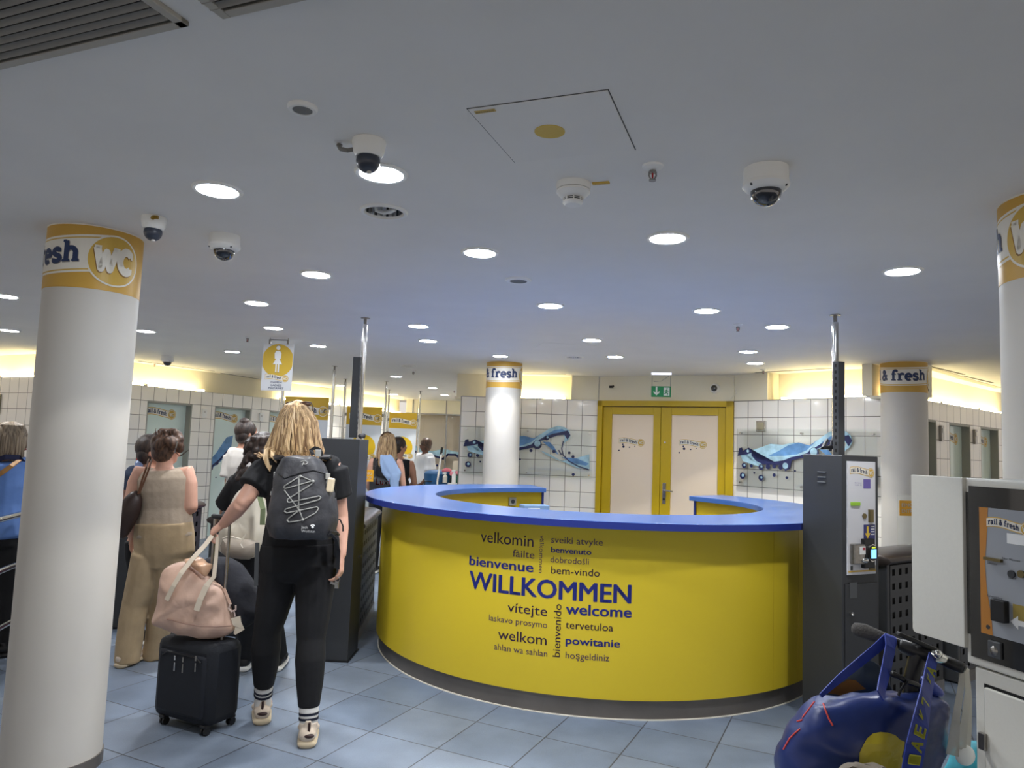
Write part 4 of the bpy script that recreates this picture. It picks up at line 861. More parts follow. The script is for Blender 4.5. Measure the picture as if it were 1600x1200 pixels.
# ================================================================ white machine at the right edge
K = P(1514, 745, 2.1); K = Vector((K.x, K.y, 0)); dm = Vector((.30, -.954, 0)).normalized()
WM = Wall((K.x, K.y), (K.x + dm.x, K.y + dm.y))
def onw(W_, px, py):
    v = ray(px, py); o = Vector((0, 0, CH)); s = (W_.p0 - o).dot(W_.n) / v.dot(W_.n); p = o + v * s; return (p - W_.p0).dot(W_.u), p.z
t = thing('vending_machine', 'big white ticket machine with black glass front cut by the right edge', 'machine'); t.matrix_world = WM.M()
zt = onw(WM, 1515, 747)[1]; zb = onw(WM, 1517, 1037)[1]; WW = .62
put('upper_housing', MB().box((WW / 2 - .008, .17, (zt + zb) / 2), (WW + .016, .34, zt - zb)), M_mach, t, bevel=.006)
put('lower_cabinet', MB().box((WW / 2, .175, (zb - .006) / 2), (WW, .33, zb - .006)), M_mach, t, bevel=.005)
a = onw(WM, 1534, 1068); put('door_gap', MB().box((a[0] + .22, .0095, a[1] / 2 + .03), (.44, .002, a[1] - .06)), M_dark, t); dr = put('cabinet_door', MB().box((a[0] + .224, .006, a[1] / 2 + .028), (.436, .012, a[1] - .072)), M_mach, t, bevel=.003)
b = onw(WM, 1538, 1158); put('door_lock', MB().box((b[0], -.006, b[1]), (.02, .012, .045)), M_steel, dr, bevel=.002)
g0 = onw(WM, 1516, 759); g1 = onw(WM, 1519, 1024)
put('black_glass', MB().box((g0[0] + .28, -.003, (g0[1] + g1[1]) / 2), (.56, .008, g0[1] - g1[1])), mat('black_glass', (14, 14, 16), .08, coat=.5), t)
fw = lambda u, v, off: Vector((u, -.0072 - off, v))
c0 = onw(WM, 1533, 792); c1 = onw(WM, 1537, 988); ux = lambda x, y=900: onw(WM, x, y)[0]; zz = lambda x, y: onw(WM, x, y)[1]
quad('info_sheet', t, fw, c0[0], c0[0] + .44, c1[1], c0[1], mat('sheet_grey', (150, 154, 160), .35), .0004)
st = [(c0[0], c1[1]), (ux(1553), c1[1]), (ux(1551), zz(1550, 960)), (ux(1545), zz(1545, 920)), (ux(1543), zz(1543, 880)), (ux(1547), zz(1547, 830)), (ux(1549), c0[1]), (c0[0], c0[1])]
lay('orange_wave', poly2([st]), mat('wave_orange', (184, 122, 50), .4), t, fw, .001)
lg = onw(WM, 1545, 817); logo(t, fw, lg[0], lg[1], (ux(1600) - ux(1545)) * 1.3)
quad('notice', t, fw, ux(1578), ux(1578) + .14, zz(1578, 849), zz(1578, 833), M_wht, .001)
put('banknote_slot', MB().box(((ux(1544) + ux(1571)) / 2, -.012, zz(1556, 874)), (ux(1571) - ux(1544), .012, .008)), M_brz, t)
for i, x in enumerate((1585, 1600)): put('coin_slot', MB().cyl((ux(x), -.007, zz(x, 897)), .010, .006, 20, M=M90), M_anth if i == 0 else M_brz, t)
for s_, x, y, L_ in (('Geldscheine', 1554, 882, .03), ('Einwurf', 1585, 905, .02), ('Nur Münzen', 1584, 876, .05), ('Kartenzahlung', 1557, 934, .045)):
    b_ = text_bm(s_); fit(b_, ux(x) - L_ / 2, ux(x) + L_ / 2, zz(x, y), .006); lay('small_print', b_, M_anth, t, fw, .0012)
x0, x1 = ux(1557), ux(1579); put('card_reader', MB().box(((x0 + x1) / 2, -.016, zz(1568, 954)), (x1 - x0, .02, zz(1568, 937) - zz(1568, 971))), M_black, t, bevel=.002)
quad('gold_picture', t, fw, ux(1585), ux(1585) + .09, zz(1590, 970), zz(1590, 944), mat('print_gold', (150, 130, 60), .4), .001)
az = zz(1590, 972); ax = ux(1581); lay('arrow', poly2([[(ax, az), (ax + .022, az + .018), (ax + .022, az + .007), (ax + .08, az + .007), (ax + .08, az - .007), (ax + .022, az - .007), (ax + .022, az - .018)]]), M_wht, t, fw, .0016)
put('print_mark', MB().cyl((ux(1546), -.0078, zz(1546, 979)), .006, .001, 16, M=M90), M_anth, t)
x0, x1 = ux(1547), ux(1567); put('coin_tray', MB().box(((x0 + x1) / 2, -.01, zz(1556, 1014)), (x1 - x0, .01, .045)), M_anth2, t, bevel=.003); put('tray_cup', MB().ball(((x0 + x1) / 2, -.014, zz(1556, 1016)), (.012, .006, .014), 12), M_steel, t, smooth=True)
sp0 = onw(WM, 1428, 743); sp1 = onw(WM, 1509, 744); zl = onw(WM, 1432, 986)[1]; zr = onw(WM, 1511, 1013)[1]; zsb = (zl + zr) / 2
R_ = .012; x0, x1 = sp0[0], -.012
outl = [(x0, zt)] + [(x0, zsb + R_), (x0 + R_ * .3, zsb + R_ * .3), (x0 + R_, zsb)] + [(x1, zsb), (x1, zt)]
put('side_panel', MB().prism(outl, -.012, .012, M=Matrix.Rotation(math.pi / 2, 4, 'X')), M_mach, t, bevel=.002)
put('hinge', MB().box((-.006, .01, (zt + zsb) / 2), (.014, .02, zt - zsb - .08)), M_anth, t)
# ================================================================ people and what they carry
M_skin = mat('skin_fair', (208, 160, 138), 0.5, var=.05, scale=12); M_skin2 = mat('skin_tan', (176, 128, 104), 0.5, var=.05, scale=12); M_skin3 = mat('skin_brown', (112, 76, 58), 0.5)
M_blk = mat('black_jersey', (17, 17, 20), 0.85, var=.15, scale=30, bump=.15); M_blk2 = mat('black_nylon', (30, 30, 34), 0.55, var=.2, scale=14, bump=.5)
M_hairb = stripe_mat('hair_blonde', (112, 82, 54), (205, 172, 126), (70, 70, 5)); M_hairh = stripe_mat('hair_highlight', (196, 160, 112), (236, 208, 166), (60, 60, 5))
M_haird = stripe_mat('hair_dark', (22, 16, 14), (58, 42, 34), (70, 70, 12)); M_hairbr = stripe_mat('hair_brown', (48, 32, 24), (104, 74, 54), (60, 60, 16)); M_hairgr = stripe_mat('hair_ash', (96, 82, 66), (168, 150, 126), (80, 80, 5))
M_eye = mat('eye_white', (230, 228, 222), .2); M_iris = mat('eye_iris', (60, 40, 30), .2); M_lip = mat('lip', (170, 96, 88), .5)
M_cord = mat('cord_grey', (150, 150, 146), .6)
def noise3(p, s, seed=0):
    from mathutils import noise
    return noise.noise_vector(Vector(p) * s + Vector((seed * 7.3, seed * 3.1, seed)))
def rumple(mb, amp, s, seed=0):
    for v in mb.bm.verts: v.co += noise3(v.co, s, seed) * amp
    return mb
def crease(mb, amp, s, seed=0):                       # sharp folds: the distance from a warped noise's zero lines
    for v in mb.bm.verts:
        q = noise3(v.co, s, seed); r_ = noise3(v.co * 1.9, s, seed + 3); v.co += Vector((0, -1, 0)) * amp * (.5 - min(1, abs(q.x) * 3.2)) + Vector((q.y, 0, r_.z)) * amp * .45
    return mb
def pillow(outline, Y, thick, rings=7, flat=1.0, cr=0, conv=True, rum=0, rs=9, seed=1, sub=2, back=0.6, yfn=None):
    # a soft closed body: outline given as seen from the viewpoint, standing at distance Y, bulging to both sides
    n = len(outline); pts = []
    for i in range(n):                                   # densify with Catmull-Rom
        p0, p1, p2, p3 = [Vector(outline[(i + k - 1) % n]) for k in range(4)]
        for k in range(sub):
            t_ = k / sub; pts.append(0.5 * ((2 * p1) + (p2 - p0) * t_ + (2 * p0 - 5 * p1 + 4 * p2 - p3) * t_ ** 2 + (3 * p1 - p0 - 3 * p2 + p3) * t_ ** 3))
    cx = sum(p.x for p in pts) / len(pts); cy = sum(p.y for p in pts) / len(pts); mb = MB(); bm = mb.bm
    yf = yfn or (lambda x, y: Y)
    def ring(a, sgn, th):
        s = math.cos(a); d = th * math.sin(a) ** flat * sgn; out = []
        for p in pts:
            q = Vector((cx + (p.x - cx) * s, cy + (p.y - cy) * s)); w3 = P(q.x, q.y, yf(q.x, q.y)); out.append(bm.verts.new(w3 + Vector((0, d, 0))))
        return out
    mid = ring(0, 1, 0); N_ = len(pts)
    for sgn, th in ((-1, thick), (1, thick * back)):
        prev = mid
        for k in range(1, rings):
            a = math.pi / 2 * k / rings; cur = ring(a, sgn, th)
            for i in range(N_): j = (i + 1) % N_; bm.faces.new((prev[i], prev[j], cur[j], cur[i]) if sgn > 0 else (prev[j], prev[i], cur[i], cur[j]))
            prev = cur
        c = bm.verts.new(P(cx, cy, yf(cx, cy)) + Vector((0, sgn * th, 0)))
        for i in range(N_): j = (i + 1) % N_; bm.faces.new((prev[i], prev[j], c) if sgn > 0 else (prev[j], prev[i], c))
    if rum: rumple(mb, rum, rs, seed)
    if cr: crease(mb, cr, rs, seed)
    return mb
def hand(mb, wr, d, pn, side=1, curl=.35, k=1.0, spread=.019):
    d = d.normalized(); pn = (pn - d * pn.dot(d)).normalized(); lt = d.cross(pn).normalized()
    mb.loft([wr, wr + d * .04 * k, wr + d * .085 * k], [(.026 * k, .018 * k), (.038 * k, .015 * k), (.036 * k, .012 * k)], side=lt, n=12)
    for i, L in enumerate((.062, .078, .084, .076)):
        p = wr + d * .082 * k + lt * ((i - 1.5) * spread * k * side * -1); dd = d.copy(); pts = [p - d * .02 * k, p]; a = 0
        for s_ in (.45, .32, .26):
            a += curl; q = d * math.cos(a) + pn * math.sin(a); p = p + q * L * s_ * k; pts.append(p)
        mb.loft(pts, [.0095 * k, .0095 * k, .009 * k, .0085 * k, .0072 * k], n=8)
    th = wr + d * .028 * k + lt * (.03 * side * k); t1 = (d * .6 + lt * side * .75 + pn * .25).normalized(); t2 = (d * .95 + lt * side * .15 + pn * .45).normalized()
    mb.loft([wr + d * .015 * k + lt * (.012 * side * k), th, th + t1 * .035 * k, th + t1 * .035 * k + t2 * .03 * k], [.014 * k, .013 * k, .0105 * k, .0085 * k], n=8)
def mixv(a, b, t_): return a + (b - a) * t_
class Fig:
    def __init__(s, name, label, J, f, W_, skin, vox=.0085, hk=1.0, base=None, tilt=0, feet=True, hands=(.3, .3), group=None):
        s.J = {k: (v if isinstance(v, Vector) else P(*v)) for k, v in J.items()}; J = s.J; s.f = Vector((f[0], f[1], 0)).normalized(); s.r = Vector((s.f.y, -s.f.x, 0)); s.W = W_; s.vox = vox
        if base is None: base = (J['anL'] + J['anR']) / 2
        s.root = thing(name, label, 'person', (base.x, base.y, 0)); s.skin = skin; s.hk = hk
        mb = MB(); hc = J['head']; f_, r_, u_ = s.f, s.r, Vector((0, 0, 1)); hf = s.W.get('look', None); hf = Vector((hf[0], hf[1], 0)).normalized() if hf else f_; hr = Vector((hf.y, -hf.x, 0)); s.hf, s.hr = hf, hr
        R3 = Matrix((hr, hf, u_)).transposed().to_4x4(); k = hk
        mb.ball(hc + u_ * .02 * k, (.074 * k, .094 * k, .098 * k), 20, M=R3); mb.loft([hc - hf * .02 * k - u_ * .01 * k, hc + hf * .03 * k - u_ * .05 * k, hc + hf * .055 * k - u_ * .092 * k], [(.062 * k, .06 * k), (.058 * k, .05 * k), (.026 * k, .024 * k)], side=hr, n=12)
        mb.loft([hc + hf * .085 * k + u_ * .02 * k, hc + hf * .103 * k - u_ * .018 * k, hc + hf * .095 * k - u_ * .03 * k], [.009 * k, .014 * k, .012 * k], n=8)
        mb.ball(hc + hf * .088 * k - u_ * .052 * k, (.024 * k, .01 * k, .01 * k), 10, M=R3)
        for sg in (-1, 1): mb.ball(hc + hr * sg * .077 * k - u_ * .004 * k - hf * .005, (.009 * k, .019 * k, .031 * k), 10, M=R3)
        mb.loft([hc - u_ * .06 * k - hf * .02 * k, mixv(hc, J['neck'], .65) - f_ * .01, J['neck'] - u_ * .03], [.05 * k, .05 * k, .06 * k], n=14)
        s.torso(mb, 0, 0.0, 1.0)
        for sd, sg in (('L', -1), ('R', 1)):
            a, b, c = J['sh' + sd], J['el' + sd], J['wr' + sd]; q = W_.get('arm', 1.0)
            mb.loft([mixv(J['neck'], a, .45) - u_ * .035, a - u_ * .005, mixv(a, b, .3), mixv(a, b, .7), b], [.05, .052 * q, .049 * q, .042 * q, .038 * q], n=12); mb.loft([b, mixv(b, c, .3), mixv(b, c, .7), c], [.038 * q, .039 * q, .031 * q, .025 * q], n=12)
            hd = J.get('hd' + sd) or c + (c - b).normalized() * .09 + Vector((0, 0, -.01)); pn = W_.get('pn' + sd) or (J['neck'] - c); pn = Vector((pn[0], pn[1], pn[2] * .2))
            hand(mb, c, hd - c, pn, side=sg, curl=hands[0] if sd == 'L' else hands[1])
            h_, n_, a_ = J['hip' + sd], J['kn' + sd], J['an' + sd]; q = W_.get('leg', 1.0)
            mb.loft([h_ + u_ * .03, mixv(h_, n_, .25), mixv(h_, n_, .7), n_], [.088 * q, .085 * q, .065 * q, .055 * q], n=14); mb.loft([n_, mixv(n_, a_, .3) - s.f * .012, mixv(n_, a_, .7), a_], [.054 * q, .056 * q, .042 * q, .034 * q], n=14)
            if feet: mb.loft([a_ - u_ * .0, a_ + f_ * .05 - u_ * .045, a_ + f_ * .15 - u_ * .07], [.035, .034, .026], n=10); mb.ball(a_ - f_ * .02 - u_ * .05, .032, 10)
        s.body = put('body', mb, skin, s.root, smooth=True, world=True, remesh=vox, smoothit=3)
        g = MB()
        for sg in (-1, 1): g.ball(hc + hr * sg * .032 * k + hf * .083 * k + u_ * .012 * k, .0115 * k, 12)
        s.part('eyes', g, M_eye); g = MB()
        for sg in (-1, 1): g.ball(hc + hr * sg * .032 * k + hf * .0925 * k + u_ * .012 * k, .005 * k, 8)
        s.part('pupils', g, M_iris); s.part('lips', MB().ball(hc + hf * .0935 * k - u_ * .052 * k, (.02 * k, .008 * k, .006 * k), 10, M=R3), M_lip)
    def torso(s, mb, infl, lo, hi, drop=0, extra=None):
        J, W_ = s.J, s.W; pv = J['pel']; nk = J['neck']; u_ = Vector((0, 0, 1)); d = W_.get('d', .1)
        st = [(-.12, W_['hi'] * .8, d), (0, W_['hi'], d * 1.12), (.25, (W_['hi'] + W_['wa']) / 2, d), (.42, W_['wa'], d * .9), (.68, W_['ch'], d * 1.08), (.86, W_['ch'] * 1.03, d), (.96, W_['sh'] * .8, d * .75), (1.0, .07, .065)]
        st = [(t_, a, b) for t_, a, b in st if lo - .2 <= t_ <= hi + .01]
        if extra: st = extra + st
        mb.loft([mixv(pv, nk, t_) - u_ * drop * (t_ < .01) for t_, a, b in st], [(a + infl, b + infl) for t_, a, b in st], side=s.r, n=20, dome=.2)
        return mb
    def part(s, name, mb, m_, **k): return put(name, mb, m_, s.root, smooth=True, world=True, **k)
    def top(s, m_, sleeve=.6, infl=.012, lo=0.0, name='t_shirt', extra=None, rum=.006, flare=1.35):
        mb = MB(); s.torso(mb, infl, lo, .97, extra=extra); J = s.J; u_ = Vector((0, 0, 1)); q = s.W.get('arm', 1.0)
        for sd in 'LR':
            a, b = J['sh' + sd], J['el' + sd]
            mb.loft([mixv(J['neck'], a, .4) - u_ * .035, a], [.05 + infl, (.064 if sleeve else .045) + infl], n=14) if sleeve else mb.loft([mixv(J['neck'], a, .4) - u_ * .04, mixv(J['neck'], a, .78) - u_ * .02], [.045 + infl, .045 + infl], n=14)
            if sleeve: mb.loft([a, mixv(a, b, sleeve * .5), mixv(a, b, sleeve)], [.058 * q + infl, .055 * q + infl * flare, .05 * q + infl * flare * 1.5], n=14, dome=.15)
        if rum: rumple(mb, rum, 9, 3)
        return s.part(name, mb, m_, remesh=s.vox, smoothit=2)
    def legs(s, m_, rads, name='trousers', infl=.008, waist=.12, rum=.006, end=1.0, rs=8):
        mb = MB(); J = s.J; pv = J['pel']; u_ = Vector((0, 0, 1)); W_ = s.W; d = W_.get('d', .1)
        st = [(waist, (W_['hi'] * .94)), (0.02, W_['hi']), (-.08, W_['hi'] * 1.0), (-.15, W_['hi'] * .8)]
        nk = J['neck']; cr = (J['hipL'] + J['hipR']) / 2; st[-1] = (min(-.15, (cr.z - pv.z - .05) / (nk.z - pv.z)), W_['hi'] * .6); st[-2] = (st[-1][0] * .55, W_['hi'] * .97)
        mb.loft([mixv(pv, nk, t_) for t_, a in st], [(a + infl, d * (1.1 if t_ > -.1 else (.98 if t_ > st[-1][0] + .01 else .7)) + infl) for t_, a in st], side=s.r, n=20, dome=.1)
        for sd in 'LR':
            h_, n_, a_ = J['hip' + sd], J['kn' + sd], J['an' + sd]; a_ = mixv(n_, a_, end)
            mb.loft([h_ + u_ * .02, mixv(h_, n_, .3), mixv(h_, n_, .75), n_, mixv(n_, a_, .3) - s.f * .01, mixv(n_, a_, .65), a_], rads, n=16, dome=.1)
        if rum: rumple(mb, rum, rs, 5)
        return s.part(name, mb, m_, remesh=s.vox, smoothit=2)
    def shoes(s, m_, sole, L=.25, dirs=None, lift=0):
        for sd in 'LR':
            a = s.J['an' + sd]; f_ = Vector((dirs[sd][0], dirs[sd][1], 0)).normalized() if dirs else s.f; z = .0 + lift; b = Vector((a.x, a.y, z)); r_ = Vector((f_.y, -f_.x, 0))
            mb = MB().loft([b - f_ * .05 + Vector((0, 0, .058)), b + f_ * .02 + Vector((0, 0, .062)), b + f_ * .10 + Vector((0, 0, .05)), b + f_ * (L - .075) + Vector((0, 0, .04))], [(.042, .036), (.046, .044), (.048, .034), (.036, .022)], side=r_, n=14, dome=.8)
            mb.loft([b + Vector((0, 0, .06)), b + Vector((0, 0, .11))], [.046, .047], n=14, dome=.1)
            mb.ball(b + f_ * .06 + r_ * -.04 + Vector((0, 0, .06)), .018, 10).ball(b + f_ * .06 + r_ * .04 + Vector((0, 0, .06)), .016, 10)
            mb.box(b - f_ * .046 + Vector((0, 0, .105)), (.03, .012, .05), rz=math.atan2(-f_.x, f_.y))
            o = s.part('sneaker', mb, m_, remesh=.006, smoothit=2)
            so = MB().loft([b - f_ * .06 + Vector((0, 0, .018)), b + f_ * .0 + Vector((0, 0, .018)), b + f_ * .10 + Vector((0, 0, .018)), b + f_ * (L - .07) + Vector((0, 0, .02))], [(.046, .021), (.05, .021), (.053, .02), (.042, .019)], side=r_, n=14, dome=.9)
            put('sole', so, sole, o, smooth=True, world=True)
def strands(paths, r, n=5, taper=.4):
    mb = MB()
    for p in paths:
        m_ = len(p); mb.loft(p, [r * (1 - (1 - taper) * (i / (m_ - 1)) ** 2) for i in range(m_)], n=n, dome=0)
    return mb
def hair_cap(F, m_, grow=1.12, back=.0, down=-.02, name='hair'):
    hc = F.J['head']; k = F.hk; R3 = Matrix((F.hr, F.hf, Vector((0, 0, 1)))).transposed().to_4x4()
    mb = MB().ball(hc + Vector((0, 0, .035 * k)) - F.hf * .018 * k, (.079 * k * grow, .092 * k * grow, .09 * k * grow), 24, M=R3)
    mb.ball(hc - F.hf * .04 * k + Vector((0, 0, down)), (.074 * k * grow, .06 * k * grow, .075 * k * grow), 20, M=R3)
    return mb

# ---- 1 the blonde woman with the rucksack, seen from behind
Jb = dict(head=(468, 668, 3.93), neck=(469, 712, 3.93), pel=(466, 868, 3.93), shL=(417, 732, 3.93), elL=(377, 788, 3.80), wrL=(350, 818, 3.98), shR=(521, 733, 3.93), elR=(532, 808, 3.98), wrR=(533, 868, 3.90),
          hipL=(440, 890, 3.93), knL=(418, 985, 3.98), anL=(411, 1092, 4.10), hipR=(494, 890, 3.92), knR=(486, 998, 3.88), anR=(482, 1132, 3.83))
Jb['hdL'] = (336, 828, 3.99); Jb['hdR'] = (533, 900, 3.88)
W1 = P(411, 1092, 4.1)
F = Fig('person', 'blonde person in black clothes seen from behind, black rucksack, hand on the suitcase handle', Jb, (-.12, 1), dict(sh=.2, ch=.165, wa=.15, hi=.185, d=.112, arm=1.12, leg=.96, pnL=(0.3, .2, -1), pnR=(-1, 0, 0)), M_skin, vox=.0075, hands=(.75, .55))
F.top(M_blk, .55, .014, 0.0, rum=.005)
F.legs(M_blk, [.110, .102, .086, .074, .078, .070, .054], 'leggings', rum=.002, end=.79, infl=.02)
def fl(p): return Vector((p.x, p.y, 0))
for sd in 'LR':
    a = F.J['an' + sd]; k_ = F.J['kn' + sd]; d = (a - k_).normalized(); z0 = a - d * (.03); z1 = a - d * .085
    s_ = put('sock', MB().loft([a + Vector((0, 0, -.06)), z0, z1], [.044, .046, .05], n=18, dome=.1), mat('sock_white', (216, 214, 210), .9), F.root, smooth=True, world=True)
    for q in (.024, .048): put('sock_stripe', MB().loft([mixv(z1, z0, .0) + d * q * 1.0, mixv(z1, z0, 0) + d * (q + .012)], [.0505, .0495], n=18, dome=0), mat('stripe_navy', (22, 26, 44), .9), s_, smooth=True, world=True)
M_sh = mat('sneaker_cream', (206, 190, 172), .7, var=.08, scale=25, bump=.2); M_sole = mat('sole_cream', (196, 180, 152), .6)
F.shoes(M_sh, M_sole, .26, dict(L=(-.35, 1), R=(-.2, 1)))
for sd in 'LR':
    a = F.J['an' + sd]; f_ = Vector((-.3, 1, 0)).normalized(); b = Vector((a.x, a.y, 0)) - f_ * .068
    put('heel_patch', MB().ball(b + Vector((0, 0, .062)), (.03, .016, .012), 14).box(b + Vector((0, .006, .095)), (.011, .014, .055)), mat('heel_brown', (52, 30, 28), .5), F.root, smooth=True, world=True)
# long blonde hair: inner mass, streaks and highlights
ys = [(629.5, 466, 9), (636, 466, 19), (645, 465.5, 24), (658, 464.5, 29), (672, 463, 33), (690, 461, 39), (703, 460.5, 44.5), (711, 460, 43)]
def hs(i, phi, jit=0, out=1.0):
    y, cx, hw = ys[i]; h = hw * .00347 * out; dp = [.045, .085, .105, .12, .122, .12, .118, .105][i] * out; c = P(cx, y, 3.925)
    return c + Vector((math.sin(phi) * h, -math.cos(phi) * dp, 0)) + Vector((random.uniform(-1, 1), random.uniform(-1, 1), random.uniform(-1, 1))) * jit
mb = MB().loft([P(cx, y, 3.925 + .0) for y, cx, hw in ys], [(hw * .00345 * .93, d_) for (y, cx, hw), d_ in zip(ys, (.04, .078, .098, .11, .112, .11, .105, .085))], side=(1, 0, 0), n=28, dome=.6)
F.part('hair', mb, M_hairb, subsurf=1)
pa, pb = [], []
for i in range(230):
    phi = random.uniform(-1.9, 1.9); curl = random.uniform(-.02, .03); w_ = random.uniform(-.12, .12)
    pts = [hs(k, phi * (.35 + .65 * min(1, k / 3)) + w_ * math.sin(k * .9), .0035) for k in range(8)]
    e = pts[-1]; sg = 1 if random.random() < .75 else -1
    pts.append(e + Vector((sg * random.uniform(.005, .035), random.uniform(-.02, .01), -random.uniform(.005, .022)))); pts.append(pts[-1] + Vector((sg * random.uniform(.01, .035), -.005, random.uniform(-.004, .014))))
    (pb if i % 4 == 0 else pa).append(pts)
F.part('hair_strands', strands(pa, .0062), M_hairb); F.part('hair_highlights', strands(pb, .0065), M_hairh)
F.part('side_lock', strands([[P(424 + j, 696 - j, 3.86), P(414 + j * .7, 704, 3.83), P(412 + j, 716, 3.82), P(416 + j * .8, 727, 3.82), P(422 + j * .5, 737 - j * 1.5, 3.82)] for j in range(0, 7)] + [[P(440, 697, 3.84), P(424 + j, 704 + j, 3.82), P(424 + j, 714 + j, 3.80), P(432, 721 + j * .5, 3.79)] for j in range(0, 6, 2)], .006), M_hairh)
# sunglasses pushed up on the head
t = thing('sunglasses', 'brown sunglasses pushed up on the blonde head', 'sunglasses', P(467, 634, 3.90))
g = MB()
for sx in (-1, 1): g.ball(P(467 + sx * 10.5, 631.5, 3.88), (.03, .006, .012), 16)
put('lenses', g, mat('lens_brown', (90, 60, 44), .08, spec=.8), t, world=True, smooth=True)
g = MB()
for sx in (-1, 1): g.tube([P(467 + sx * 1, 629.5, 3.872), P(467 + sx * 10, 627.8, 3.872), P(467 + sx * 19, 629, 3.88), P(467 + sx * 21.5, 634, 3.94), P(467 + sx * 23, 644, 4.0)], .0028, 6)
put('frame', g, mat('frame_brown', (60, 36, 26), .3), t, world=True, smooth=True)
# rucksack
bs = [(712, 471, 18, .06), (716, 471.5, 29, .085), (730, 472, 36.5, .105), (750, 471.5, 41.5, .118), (775, 475, 47.5, .13), (800, 473.5, 51.5, .135), (819, 472.5, 52.5, .132), (834, 472, 50, .11), (842, 471, 46, .08)]
BY = 3.69
t = thing('rucksack', 'black hiking rucksack laced with grey elastic cord, on the blonde person', 'rucksack', P(472, 842, BY))
mb = MB(); rings = []; nn = 36
for (y, cx, hw, dp) in bs:
    c = P(cx, y, BY); h = hw * .00325; ring = []
    for k in range(nn):
        a = 2 * math.pi * k / nn; ca, sa = math.cos(a), math.sin(a); e = .72
        ring.append(mb.bm.verts.new(c + Vector((h * math.copysign(abs(ca) ** e, ca), dp * math.copysign(abs(sa) ** e, sa), 0))))
    rings.append(ring)
for A_r, B_r in zip(rings, rings[1:]):
    for k in range(nn): j = (k + 1) % nn; mb.bm.faces.new((A_r[k], A_r[j], B_r[j], B_r[k]))
mb.bm.faces.new(rings[0]); mb.bm.faces.new(rings[-1][::-1])
bmesh.ops.subdivide_edges(mb.bm, edges=mb.bm.edges[:], cuts=1, use_grid_fill=True); rumple(mb, .006, 16, 2); crease(mb, .014, 9, 2); bmesh.ops.recalc_face_normals(mb.bm, faces=mb.bm.faces); SNP = snapper(mb)
pk = put('pack_body', mb, mat('pack_nylon', (52, 52, 56), .5, var=.22, scale=18, bump=.7), t, world=True, smooth=True, subsurf=1)
def pp(cx, cy, o=0): return SNP(180 + cx / 4, 600 + cy / 4, .004 + o, 3.57)
def dens(pts, n=5):
    out = []
    for a, b in zip(pts, pts[1:]):
        for k in range(n): out.append((a[0] + (b[0] - a[0]) * k / n, a[1] + (b[1] - a[1]) * k / n))
    return out + [pts[-1]]
for pl in ([(1157, 575), (1060, 636), (1052, 648), (1064, 654), (1232, 606), (1240, 612), (1225, 628), (1075, 722), (1078, 738), (1090, 740), (1275, 700), (1286, 710), (1272, 724), (1066, 782), (1058, 796), (1072, 806), (1262, 768), (1270, 780), (1252, 806), (1168, 852), (1085, 864), (1074, 852), (1085, 838), (1150, 790)], [(1165, 578), (1225, 604)], [(1056, 662), (1100, 722), (1150, 788), (1172, 846)], [(1148, 582), (1148, 700), (1146, 786)]):
    put('elastic_cord', MB().tube([pp(*q) for q in dens(pl)], .0032, 6), M_cord, t, world=True, smooth=True)
for (x, y) in ((1157, 577), (1236, 608), (1150, 790), (1172, 848)): put('cord_toggle', MB().ball(pp(x, y), .008, 10), M_cord, t, world=True, smooth=True)
put('lid_seam', MB().tube([pp(*q, -.003) for q in dens([(1018, 560), (1060, 590), (1150, 560), (1240, 540), (1310, 560)])], .004, 6), M_black, t, world=True, smooth=True)
put('zip_pull', MB().tube([pp(*q, .004) for q in dens([(1160, 486), (1182, 478), (1205, 488), (1192, 502), (1166, 498)], 3)], .0022, 6).tube([pp(1180, 486, .006), pp(1168, 508, .01)], .0025, 6), M_cord, t, world=True, smooth=True)
put('haul_loop', MB().strip([P(489, 711, 3.68), P(486, 703, 3.70), P(492, 700, 3.70), P(500, 703, 3.70), P(503, 712, 3.68)], (0, -1, 0), .02, .004), M_blk2, t, world=True)
put('strap_buckle', MB().box(P(497, 708, 3.66), (.03, .012, .035), rz=.4), M_cord, t, bevel=.003, world=True)
for sx, px in ((-1, 431), (1, 512)):
    put('shoulder_strap', MB().strip([P(px + sx * -6, 716, 3.72), P(px + sx * -2, 712, 3.86), P(px + sx * 0, 716, 3.98), P(px - sx * 2, 740, 4.05), P(px + sx * 1, 790, 4.04), P(px + sx * 4, 812, 3.86)], [Vector((0, -.6, 1)), Vector((0, 0, 1)), Vector((0, 1, 1)), Vector((0, 1, 0)), Vector((0, 1, 0)), Vector((sx, 0, 0))], .05, .012), M_blk2, t, world=True)
    q = P(431 if sx < 0 else 512, 742 if sx < 0 else 744, 3.66); put('side_buckle', MB().box(q, (.022, .03, .03), rz=.3).strip([q, q + Vector((-.004, -.01, -.05))], (sx, 0, 0), .012, .003), M_cord, t, bevel=.002, world=True)
put('compression_cord', MB().tube([P(513, 743, 3.66), P(521, 752, 3.66), P(525, 766, 3.66), P(524, 778, 3.66)], .003, 6), M_black, t, world=True, smooth=True)
put('hip_belt', MB().strip([P(421, 834, 3.80), P(430, 832, 3.68), P(444, 835, 3.60)], (0, -1, 0), .03, .01), M_blk2, t, world=True); put('hip_belt', MB().strip([P(527, 834, 3.80), P(524, 832, 3.70), P(515, 834, 3.62)], (0, -1, 0), .03, .01), M_blk2, t, world=True)
put('belt_buckle', MB().box(P(437, 831.5, 3.60), (.05, .012, .026), M=Matrix.Rotation(.2, 4, 'Y')), mat('buckle_grey', (92, 94, 98), .4), t, world=True, bevel=.003)
put('belt_strap', MB().strip([P(402, 848, 3.86), P(401, 880, 3.86), P(400, 915, 3.87)], (0, -1, 0), .022, .003), mat('strap_grey', (84, 86, 88), .7), t, world=True)
